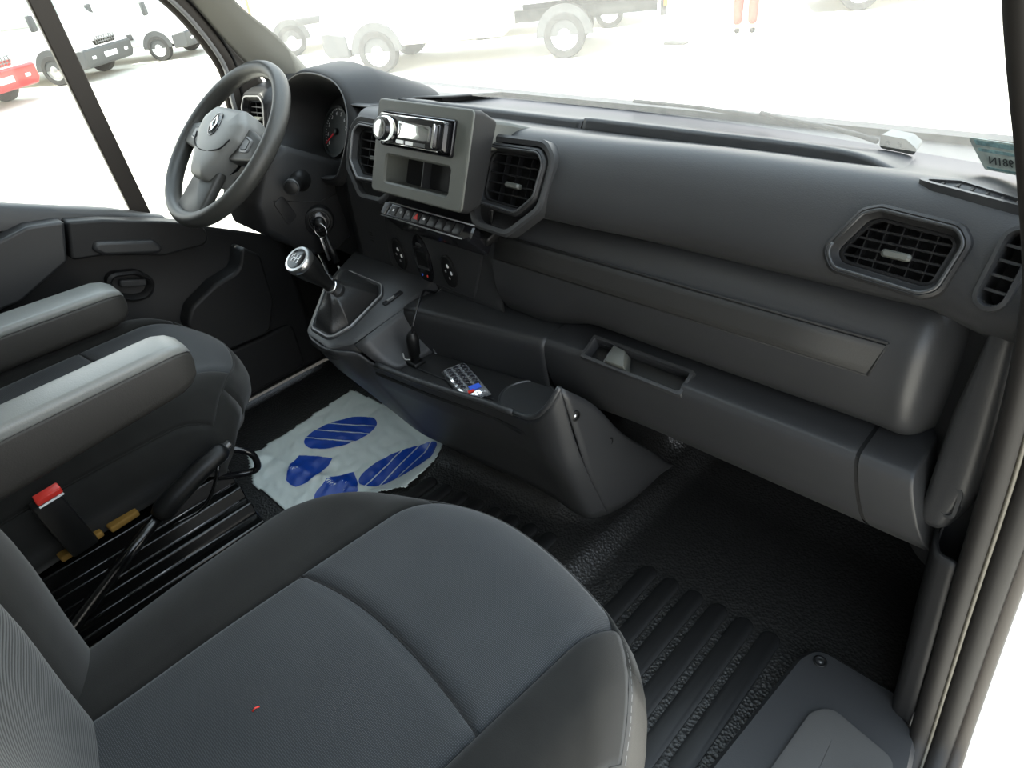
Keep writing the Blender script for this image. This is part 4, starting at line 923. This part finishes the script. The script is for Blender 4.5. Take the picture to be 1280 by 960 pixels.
def armrest(xc, w_, z0, z1, ytip, h0, h1, hr=.016):
    # top pad and side shell along the length
    def sec(t):
        y = -.20+(ytip+.20)*t; z = z0+(z1-z0)*t; h = h0+(h1-h0)*t
        return y, z, h
    Ls = []; Lt = []
    ts = [0, .2, .4, .6, .75, .86, .92, .96, .985, 1.0]
    for t in ts:
        y, z, h = sec(t); k = 1.0
        d = (1-t)*(ytip+.20); k = math.sqrt(max(0, 1-(1-min(1, d/.045))**2)); kw = .35+.65*k; kh = .30+.70*k
        P = rpoly([(-w_/2*kw, -h*kh*.5), (w_/2*kw, -h*kh*.5), (w_/2*kw, h*kh*.32), (-w_/2*kw, h*kh*.32)], [.02*kw, .02*kw, .006, .006], 5)
        Ls.append([Vector((xc+a, y, z-h*.5+b)) for a, b in P])
        Q = rpoly([(-w_/2*kw*.99, h*kh*.30), (w_/2*kw*.99, h*kh*.30), (w_/2*kw*.99, h*kh*.5), (-w_/2*kw*.99, h*kh*.5)], [.004, .004, .016*kw, .016*kw], 5)
        Lt.append([Vector((xc+a, y+.002*k, z-h*.5+b)) for a, b in Q])
    o = Mesh().loops(Ls).build('armrest', M['arm_side'], ds, autos=60)
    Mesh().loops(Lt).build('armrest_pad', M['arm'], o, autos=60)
    return o
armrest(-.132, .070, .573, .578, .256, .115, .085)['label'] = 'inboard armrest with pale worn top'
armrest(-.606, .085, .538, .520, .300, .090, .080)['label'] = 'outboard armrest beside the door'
bk = Mesh().box((-.176, -.005, .345), (.024, .042, .115), Matrix.Rotation(.08, 3, 'X')).build('belt_buckle', M['plastic_black'], ds, bevel=.004)
bk['label'] = 'black belt buckle with a red release button'
Mesh().box((-.176, -.002, .406), (.021, .037, .010), Matrix.Rotation(.08, 3, 'X')).build('release_button', M['red'], bk, bevel=.002)
Mesh().box((-.1645, -.002, .400), (.002, .036, .003), Matrix.Rotation(.08, 3, 'X')).build('button_edge', M['white_mark'], bk, smooth=False)
# pressed steel pedestal under the driver seat, stepping down toward the passenger
ped = [(-.60, .265), (-.300, .265), (-.262, .262), (-.255, .240), (-.228, .236), (-.224, .205), (-.205, .203), (-.200, .178), (-.182, .175), (-.178, .150), (-.150, .146), (-.146, .02), (-.60, .02)]
Mesh().loops([[Vector((a, y, b)) for a, b in ped] for y in (-.30, .262)]).build('seat_pedestal', M['black_metal'], ds, bevel=.003, autos=30)
for (x, z, y0, y1, rr) in ((-.224, .2065, .015, .25, .0016), (-.200, .1795, .03, .245, .0018), (-.178, .1515, .01, .115, .0016), (-.255, .2415, -.03, .16, .0014)):
    Mesh().tube([(x, y0, z), (x, y1, z)], rr, 6).build('pedestal_edge', mat('worn_edge', (.22, .22, .23), .25, .7) if 'worn_edge' not in bpy.data.materials else bpy.data.materials['worn_edge'], ds)  # highlights along the black pressed ridges, painted as thin bright tubes
Mesh().box((-.143, .06, .118), (.008, .14, .020), Matrix.Rotation(.5, 3, 'Y')).build('slide_plate', M['steel'], ds, bevel=.002)
Mesh().loops([[Vector((-.144, a, b)) for a, b in rpoly([(-.12, .04), (.20, .04), (.20, .105), (.05, .13), (-.12, .13)], .015, 5)], [Vector((-.134, a, b)) for a, b in rpoly(inset([(-.12, .04), (.20, .04), (.20, .105), (.05, .13), (-.12, .13)], .006), .012, 5)]]).build('pressed_panel', M['black_metal'], ds, autos=40)
Mesh().tube(spline([(-.215, .235, .30), (-.205, .262, .298), (-.190, .292, .280), (-.188, .302, .255), (-.192, .296, .230), (-.205, .265, .232), (-.222, .235, .238)], 6), .0065, 10).build('slide_handle', M['gloss'], ds)
sc2 = Mesh().box((-.225, -.005, .272), (.05, .07, .012), Matrix.Rotation(.1, 3, 'Z')).box((-.225, .065, .272), (.05, .05, .012), Matrix.Rotation(.1, 3, 'Z')); sc2.build('webbing', M['amber'], ds, bevel=.003)

hb = thing('handbrake', 'black handbrake lever beside the driver seat pointing forward', 'handbrake')
Mesh().tube([(-.150, .252, .338), (-.150, .243, .334), (-.150, .20, .322), (-.150, .15, .303), (-.150, .118, .288), (-.150, .108, .283)], [.010, .0165, .0175, .0185, .019, .014], 14).build('grip', M['plastic_black'], hb)
Mesh().lathe((-.150, .252, .338), (0, .94, .35), [(0, .010), (.002, .0075), (.010, .007), (.012, .004)], 14).build('release_button', M['steel'], hb, autos=40)
Mesh().tube([(-.150, .115, .286), (-.152, .02, .235), (-.155, -.10, .165), (-.157, -.14, .15)], [.010, .011, .013, .014], 10).build('lever_arm', M['black_metal'], hb)
Mesh().tube(spline([(-.134, .225, .322), (-.132, .20, .285), (-.134, .17, .262), (-.14, .12, .26)], 5), .0035, 8).build('brake_cable', M['black_metal'], hb)

# ================================================================= PAPER MAT
pm = thing('paper_foot_mat', 'white paper floor protector with blue printed footprints on the driver floor', 'paper mat', (0, 0, 0))
def paper_z(x, y):
    z = floor_z(x, y)+.004
    z += .005*abs(noise.noise(Vector((x*14, y*9, 1))))+.0035*abs(noise.noise(Vector((x*34+y*20, y*30, 5))))
    z += .006*math.exp(-((y-.47-.3*(x+.3))/.02)**2)*(1+noise.noise(Vector((x*40, y*40, 3))))
    return z
PO_ = rpoly([(-.553, .388), (-.562, .545), (-.578, .724), (-.43, .736), (-.33, .746), (-.245, .756), (-.19, .745), (-.150, .705), (-.126, .63), (-.112, .553), (-.275, .352), (-.45, .346)], .004, 2)
bm = bmesh.new(); N = 90
vs = {}
for i in range(N+1):
    for j in range(N+1):
        x = -.585+.48*i/N; y = .34+.42*j/N
        vs[i, j] = bm.verts.new((x, y, paper_z(x, y)))
for i in range(N):
    for j in range(N):
        cxy = (-.585+.48*(i+.5)/N, .34+.42*(j+.5)/N)
        if inside(PO_, cxy[0]+.002*noise.noise(Vector((cxy[0]*60, cxy[1]*60, 0))), cxy[1]): bm.faces.new((vs[i, j], vs[i+1, j], vs[i+1, j+1], vs[i, j+1]))
for v_ in [q for q in bm.verts if not q.link_faces]: bm.verts.remove(v_)
me = bpy.data.meshes.new('sheet'); bm.to_mesh(me); bm.free(); me.materials.append(M['paper'])
me.polygons.foreach_set('use_smooth', [True]*len(me.polygons))
o = bpy.data.objects.new('sheet', me); COL.objects.link(o); o.parent = pm; sm = o.modifiers.new('solid', 'SOLIDIFY'); sm.thickness = .0004
def print_quad(name, A, B, n=14, k=14):
    """a printed band between two curves, following the creases of the sheet"""
    A = [Vector(p) for p in A]; B = [Vector(p) for p in B]
    def smp(P, t):
        u = t*(len(P)-1); i = min(int(u), len(P)-2); return P[i].lerp(P[i+1], u-i)
    G = [[None]*(k+1) for _ in range(n+1)]
    for i in range(n+1):
        a, b = smp(A, i/n), smp(B, i/n)
        for j in range(k+1):
            p = a.lerp(b, j/k); G[i][j] = Vector((p.x, p.y, paper_z(p.x, p.y)+.0007))
    v, f = gridfaces(G); return link(name, v, f, M['blue'], pm)
def sole(c, rx, ry, rot, cuts, nm='printed_sole'):
    cx_, cy_ = c; cr_, sr_ = math.cos(rot), math.sin(rot)
    W2 = lambda p, q: (cx_+p*cr_-q*sr_, cy_+p*sr_+q*cr_)
    for (u0, u1), sk in cuts:      # bands across the long axis; sk slants them
        G = []
        for j in range(13):
            uu = u0+(u1-u0)*j/12; a_ = sk*sk+1; b_2 = 2*uu*sk; D = max(1e-6, b_2*b_2-4*a_*(uu*uu-1))
            q1, q2 = (-b_2-D**.5)/(2*a_), (-b_2+D**.5)/(2*a_); r = []
            for i in range(15):
                q = q1+(q2-q1)*i/14; x, y = W2((uu+sk*q)*rx, q*ry); r.append(Vector((x, y, paper_z(x, y)+.0007)))
            G.append(r)
        v, f = gridfaces(G); link(nm, v, f, M['blue'], pm)
sole((-.438, .592), .094, .056, math.radians(64), [((-1.33, -.62), -.9), ((-.55, .02), -.9), ((.09, .60), -.9), ((.67, 1.33), -.9)])
sole((-.212, .606), .102, .048, math.radians(76), [((-1.33, -.62), .9), ((-.55, .0), .9), ((.07, .58), .9), ((.65, 1.33), .9)])
def heel(P): print_quad('printed_heel', *P)
heel(([(-.448, .473), (-.41, .497), (-.369, .520)], [(-.429, .437), (-.41, .417), (-.392, .403), (-.370, .402), (-.353, .406), (-.343, .43), (-.339, .451), (-.351, .495)]))
heel(([(-.284, .523), (-.245, .508), (-.213, .488)], [(-.308, .474), (-.304, .45), (-.297, .424), (-.265, .399), (-.241, .404), (-.225, .425), (-.215, .458)]))

# ================================================================= WINDSCREEN ITEMS
stk = thing('windscreen_sticker', 'grey-green hologram registration sticker with mirrored lettering low in the windscreen corner', 'sticker')
def ws_frame(x, t):
    p = ws(x, t); u = (ws(x+.01, t)-ws(x-.01, t)).normalized(); v_ = (ws(x, t+.01)-ws(x, t-.01)).normalized(); n = u.cross(v_).normalized()
    F = Frame(p); F.u = u; F.v = n.cross(u); F.n = n; return F
KFr = ws_frame(.752, .013)
SG = [(-.052, .020), (.045, .020), (.045, -.020), (-.034, -.020)]
Mesh().loops([KFr.loop(rpoly(SG, .003, 3), .0015), KFr.loop(rpoly(SG, .003, 3), .0022)]).build('film', M['sticker'], stk, smooth=False)
for a, b in ((.018, .012), (.008, .004), (-.018, -.0155)):
    Mesh().loops([KFr.loop([(-.045+(.02-a)*.4, a), (.044, a), (.044, b), (-.045+(.02-b)*.4, b)], .0022), KFr.loop([(-.045+(.02-a)*.4, a), (.044, a), (.044, b), (-.045+(.02-b)*.4, b)], .0026)]).build('hologram_band', M['sticker_band'], stk, smooth=False)
text_part('lettering', 'WU 1981N', .0145, fmx(KFr, .008, -.006, .0030, flip=True), mat('sticker_ink', (.05, .06, .06), .6), stk, .0002)
wp = thing('wiper', 'grey windscreen wiper resting outside along the bottom of the glass', 'wiper')
F2 = ws_frame(.585, .0); F2.o = Vector((.588, 1.05, .722)); Q = lambda x, t, d=-.014: ws_frame(x, t)(0, 0, d)
Mesh().tube([(.34, 1.155, .722), (.40, 1.13, .722), (.47, 1.10, .726), (.53, 1.075, .727), (.565, 1.062, .724)], .004, 8).build('wiper_arm', M['plastic_black'], wp)
Mesh().tube([(.05, 1.19, .712), (.2, 1.18, .714), (.36, 1.15, .716)], .004, 6).build('wiper_blade', M['plastic_black'], wp)
Mesh().loops([[F2(a, b, -.008) for a, b in rpoly([(-.030, -.012), (.028, -.014), (.036, -.004), (.02, .010), (-.022, .012)], .005, 4)], [F2(a, b, -.024) for a, b in rpoly([(-.026, -.010), (.025, -.011), (.032, -.003), (.018, .008), (-.02, .010)], .005, 4)]]).build('wiper_bracket', mat('wiper_grey', (.20, .20, .19), .6), wp, autos=40)
for a in (-.012, .008): Mesh().lathe(F2(a, .0, -.0085), F2.n, [(0, .0035), (.002, .003)], 10).build('bracket_hole', M['void'], wp)

# ================================================================= VEHICLES OUTSIDE
M['paleglass'] = mat('pale_reflecting_glass', (.30, .34, .30), .1)  # sky reflection on the vehicle windows put into a pale tint
def prof_prism(pts, hw, taper=0.0, zt=1.0):
    """side outline (x, z) extruded across, roof narrower than sill by taper"""
    k = lambda z: hw-taper*max(0, (z-zt))
    return [[Vector((x, -k(z), z)) for x, z in pts], [Vector((x, k(z), z)) for x, z in pts]]
def wheel(root, x, y, r=.35, w_=.22, rimm=None, steel=True):
    s = 1 if y > 0 else -1
    o = Mesh().lathe((x, y-s*w_, r), (0, s, 0), [(0, r*.7), (0, r*.95), (.03, r), (w_-.03, r), (w_, r*.95), (w_+.004, r*.68), (w_-.03, r*.64)], 32).build('wheel', M['tyre'], root, autos=40)
    Mesh().lathe((x, y-s*.04, r), (0, s, 0), [(0, r*.66), (.03, r*.64), (.012, r*.50), (.010, r*.42), (.034, r*.28), (.05, r*.20), (.052, r*.05)], 28).build('wheel_disc', rimm or M['lamp'], o, autos=40)
    return o
def arch(root, x, y, r, m):
    s = 1 if y > 0 else -1
    P = [(x+r*math.cos(t), .35+r*math.sin(t)) for t in [PI*k/16 for k in range(17)]]
    Mesh().loops([[Vector((a, y-s*.18, b)) for a, b in P], [Vector((a, y+s*.012, b)) for a, b in P]]).build('wheel_arch', m, root, autos=40)
def vehicle(name, label, cat, at_, head, scale, front, body='van', group=None):
    root = thing(name, label, cat, (at_[0], at_[1], -.85), math.atan2(head[1], head[0]), group); root.scale = (scale,)*3
    hw = .98; B = M['white']; low = front.get('bumper', M['grey_bumper'])
    # x = 0 is the front axle; nose at +.95
    cab = [(-1.55, .42), (-.55, .42), (.55, .42), (.86, .40), (.95, .52), (.95, .95), (.88, 1.12), (.50, 1.30), (.20, 1.42), (-.38, 2.15), (-.62, 2.28), (-1.55, 2.32)]
    if body == 'van': cab = [(-4.1, .42)]+cab[1:-1]+[(-1.2, 2.40), (-4.05, 2.42), (-4.1, 2.3)]
    if body == 'crew': cab = [(-2.3, .42)]+cab[1:-1]+[(-2.25, 2.30), (-2.3, 2.2)]
    Mesh().loops(prof_prism(cab, hw, .14, 1.15)).build('body_shell', B, root, bevel=.05, autos=35)
    wb = -3.3
    if body != 'van':
        x1 = -2.4 if body == 'crew' else -1.7
        if body == 'box':
            Mesh().box(((x1-4.4)/2, 0, 1.85), (4.4+x1, 2.1, 2.1)).build('cargo_box', M['cream'], root, bevel=.04)
        else:
            Mesh().box(((x1-5.0)/2, 0, .92), (5.0+x1, 2.05, .10)).build('load_bed', M['white'], root, bevel=.02)
            for sy in (-1, 1): Mesh().box(((x1-5.0)/2, sy*1.02, 1.15), (5.0+x1, .04, .40)).build('drop_side', M['white'], root, bevel=.01)
            Mesh().box((-5.0, 0, 1.15), (.04, 2.0, .40)).build('tail_board', M['white'], root, bevel=.01)
        for sy in (-1, 1): Mesh().box(((x1-4.8)/2, sy*.42, .62), (4.8+x1, .08, .18)).build('chassis_rail', M['grey_bumper'], root)
        Mesh().box((-4.9, 0, .55), (.10, 1.6, .12)).build('rear_bar', M['grey_bumper'], root)
        for sy in (-1, 1): Mesh().box((-4.93, sy*.75, .70), (.06, .30, .14)).build('rear_lamp', M['amberlamp'], root)
    else:
        for sy in (-1, 1): Mesh().box((-4.1, sy*.90, 1.15), (.06, .14, .55)).build('rear_lamp', M['amberlamp'], root, bevel=.01)
        Mesh().box((-4.1, 0, .48), (.16, 1.96, .22)).build('rear_bumper', low, root, bevel=.03)
        for sy in (-1, 1): Mesh().box((-1.9, sy*.985, .72), (2.4, .03, .16)).build('side_moulding', M['grey_bumper'], root, bevel=.01)
    Mesh().loops([[Vector((x, -hw-.01, z)) for x, z in ((.50, .30), (.92, .30), (1.0, .42), (1.0, .72), (.86, .74), (.52, .66))], [Vector((x, hw+.01, z)) for x, z in ((.50, .30), (.92, .30), (1.0, .42), (1.0, .72), (.86, .74), (.52, .66))]]).build('front_bumper', low, root, bevel=.04, autos=40)
    gm = front.get('grille', M['plastic_black'])
    g = Mesh().loops([[Vector((.93-.06*(abs(y)/.5)**2, y, z)) for y, z in ((-.62, 1.02), (-.40, .76), (.40, .76), (.62, 1.02))], [Vector((1.0-.05*(abs(y)/.5)**2, y, z)) for y, z in ((-.62, 1.02), (-.40, .76), (.40, .76), (.62, 1.02))]]).build('grille', gm, root)
    for k in range(3): Mesh().box((.992, 0, .82+.06*k), (.02, .74+.07*k, .014)).build('grille_bar', M['edge'], g)
    for k in range(-4, 5): Mesh().box((.990, k*.095, .88), (.02, .012, .20)).build('grille_rib', M['edge'], g)
    for sy in (-1, 1):
        Mesh().loops([[Vector((x, sy*y, z)) for x, y, z in ((.93, .56, .86), (.93, .52, .98), (.80, .93, 1.10), (.86, .95, .95))], [Vector((x+.03, sy*(y+.01), z)) for x, y, z in ((.93, .56, .86), (.93, .52, .98), (.80, .93, 1.10), (.86, .95, .95))]]).build('headlamp', front.get('lamp', M['lamp']), root, autos=30)
        Mesh().box((1.0, sy*.68, .52), (.02, .15, .07)).build('fog_lamp', M['lamp'], root, bevel=.01)
        wq = [(.10, 1.36), (-.40, 2.02), (-1.15, 2.05), (-1.15, 1.34)]
        kk = lambda z: hw-.14*max(0, z-1.15)
        Mesh().loops([[Vector((x, sy*(kk(z)+d), z)) for x, z in wq] for d in (-.01, .008)]).build('side_window', M['paleglass'], root, smooth=False)
        Mesh().loops([[Vector((.06+a, sy*1.02, 1.42+b)) for a, b in rect(.10, .34)], [Vector((.06+a, sy*1.20, 1.42+b)) for a, b in rect(.10, .36)]]).build('door_mirror', M['grey_bumper'], root, bevel=.03)
        for x in (0, wb):
            arch(root, x, sy*hw, .47, M['grey_bumper']); wheel(root, x, sy*(hw+.02), rimm=front.get('disc'))
    ws_ = [(.21, 1.44), (-.36, 2.13)]
    Mesh().loops([[Vector((x+d, y*(hw-.12-.1*(z-1.4)), z+d*.6)) for y, (x, z) in ((-1, ws_[0]), (1, ws_[0]), (1, ws_[1]), (-1, ws_[1]))] for d in (0, .012)]).build('windscreen', M['paleglass'], root, smooth=False)
    Mesh().box((1.012, 0, .52), (.012, .52, .12)).build('number_plate', M['white_mark'], root, smooth=False)
    return root
def axle(contact, head, side, scale):
    """front-axle centre from one front wheel's ground contact; side +1 left wheel, -1 right wheel"""
    n = Vector(head).normalized(); l = Vector((-n.y, n.x)); return Vector(contact)-l*side*.95*scale
g1 = 'white vans parked outside'
h = (.80, .60); vehicle('box_van', 'white box van with dark bumper and black grille, seen behind the driver window bar', 'van', axle((-16.08, 4.12), h, -1, .80), h, .80, {'disc': M['satin']}, 'box')
h = (.78, .62); vehicle('cargo_van', 'white van with white wheel discs and grey bumper, near the driver door pillar', 'van', axle((-16.5, 6.42), h, -1, .74), h, .74, {})
h = (.82, .57); vehicle('red_nosed_van', 'white van with red grille and red bumper at the far left', 'van', (-15.15, 2.40), h, .84, {'bumper': M['redp'], 'grille': M['redp']})  # red car; glare on its bonnet put into the white body colour
h = Vector((.40, .92)); h.normalize(); s_4 = .80; ax4 = Vector((-12.74, 7.6))+Vector((-h.y, h.x))*.95*s_4+h*3.3*s_4
vehicle('cargo_van', 'pale van seen tail first beside the left windscreen pillar', 'van', ax4, h, s_4, {})
h = (-.83, -.55); vehicle('flatbed_truck', 'white double-cab flatbed truck washed out behind the windscreen above the radio', 'truck', axle((-8.92, 6.9), h, 1, .90), h, .90, {'disc': M['white']}, 'crew')
h2 = Vector((-.83, -.55)).normalized(); s6 = .72; a6 = Vector((-7.44, 10.95))-Vector((-h2.y, h2.x))*.95*s6-h2*-3.3*s6
vehicle('flatbed_truck', 'second flatbed truck behind, only its rear wheel and chassis showing', 'truck', a6, h2, s6, {'disc': M['white']}, 'flat')
h7 = Vector((-.86, -.5)).normalized(); s7 = .9; a7 = Vector((-3.79, 12.7))-Vector((-h7.y, h7.x))*.95*s7
vehicle('cargo_van', 'white van whose front wheel just shows at the top edge right of the person', 'van', a7, h7, s7, {'disc': M['white']})
tag(Mesh().box((-5.3, 9.77, -.835), (.34, .16, .03)).build('kerb_stone', mat('kerb_grey', (.16, .15, .13), .9), None, bevel=.008), 'small grey kerb stone lying on the pale yard', 'stone')

# person by the vehicles: only the red trousers and shoes are in the frame
pr = thing('person', 'person in red trousers and dark shoes standing on the yard far outside', 'person', (-4.69, 10.70, -.85), math.radians(200))
def skinned(name, pts, edges, m, parent, lv=2):
    me = bpy.data.meshes.new(name); me.from_pydata([p[:3] for p in pts], edges, [])
    o = bpy.data.objects.new(name, me); COL.objects.link(o); o.parent = parent
    md = o.modifiers.new('skin', 'SKIN'); me.skin_vertices or None
    for i, p in enumerate(pts): me.skin_vertices[0].data[i].radius = (p[3], p[3]); me.skin_vertices[0].data[i].use_root = (i == 0)
    md.use_smooth_shade = True
    s = o.modifiers.new('sub', 'SUBSURF'); s.levels = lv; s.render_levels = lv
    me.materials.append(m); return o
P = [(0, 0, .88, .13), (0, 0, 1.10, .125), (0, 0, 1.32, .14), (0, .0, 1.44, .06), (0, -.01, 1.53, .075), (0, -.015, 1.63, .092), (0, -.01, 1.69, .06)]
Eg = [(0, 1), (1, 2), (2, 3), (3, 4), (4, 5), (5, 6)]
for sx in (-1, 1):
    k = len(P); P += [(sx*.17, 0, 1.38, .055), (sx*.23, .0, 1.12, .042), (sx*.24, -.05, .90, .030), (sx*.24, -.07, .82, .026)]
    Eg += [(2, k), (k, k+1), (k+1, k+2), (k+2, k+3)]
    for q in range(4):
        j = len(P); P += [(sx*.24, -.095+.018*q, .765-.004*abs(q-1.5), .009), (sx*.238, -.092+.018*q, .73-.004*abs(q-1.5), .008)]; Eg += [(k+3, j), (j, j+1)]
    j = len(P); P += [(sx*.225, -.115, .80, .010), (sx*.222, -.125, .765, .009)]; Eg += [(k+3, j), (j, j+1)]
    k = len(P); P += [(sx*.10, 0, .82, .085), (sx*.11, -.01, .46, .060), (sx*.11, .015, .10, .040), (sx*.115, -.10, .035, .03)]
    Eg += [(0, k), (k, k+1), (k+1, k+2), (k+2, k+3)]
skinned('body', P, Eg, M['skin'], pr)
Pt = [(0, 0, .92, .15)]; Et = []
for sx in (-1, 1):
    k = len(Pt); Pt += [(sx*.10, 0, .80, .105), (sx*.11, -.01, .46, .085), (sx*.11, .015, .11, .075)]; Et += [(0, k), (k, k+1), (k+1, k+2)]
skinned('trousers', Pt, Et, M['redcloth'], pr)
Pj = [(0, 0, .93, .15), (0, 0, 1.15, .145), (0, 0, 1.36, .155)]; Ej = [(0, 1), (1, 2)]
for sx in (-1, 1):
    k = len(Pj); Pj += [(sx*.18, 0, 1.38, .072), (sx*.235, 0, 1.12, .06), (sx*.243, -.05, .92, .05)]; Ej += [(2, k), (k, k+1), (k+1, k+2)]
skinned('jacket', Pj, Ej, M['redcloth'], pr)
skinned('hair', [(0, .02, 1.66, .095), (0, .015, 1.72, .075)], [(0, 1)], M['plastic_black'], pr)
for sx in (-1, 1):
    skinned('shoe', [(sx*.11, .03, .04, .045), (sx*.115, -.06, .035, .042), (sx*.12, -.16, .028, .034)], [(0, 1), (1, 2)], M['plastic_black'], pr)
    Mesh().lathe((sx*.032, -.10, 1.62), (0, -1, 0), [(0, .012), (.006, .010), (.010, .004)], 10).build('eye', M['white_mark'], pr)
Mesh().loops([[Vector(q) for q in ((-.012, -.10, 1.585), (.012, -.10, 1.585), (.008, -.095, 1.625), (-.008, -.095, 1.625))], [Vector(q) for q in ((-.008, -.125, 1.588), (.008, -.125, 1.588), (.003, -.105, 1.62), (-.003, -.105, 1.62))]]).build('nose', M['skin'], pr)
Mesh().box((0, -.098, 1.562), (.045, .012, .012)).build('mouth', mat('lips', (.4, .16, .13), .6), pr, bevel=.004)

text_part('cover_lettering', 'AIRBAG', .008, fmx(WF, 0, -.070, .0262), M['plastic_dark'], wh, .0004)
# a scrap of red thread on the seat
tag(Mesh().tube([(0.4315, 0.0352, .4545), (0.4315, 0.0382, .4560), (0.4325, 0.0422, .4545)], .0008, 6).build('thread_scrap', M['red'], None), 'tiny red scrap of thread lying on the passenger seat cushion', 'thread')
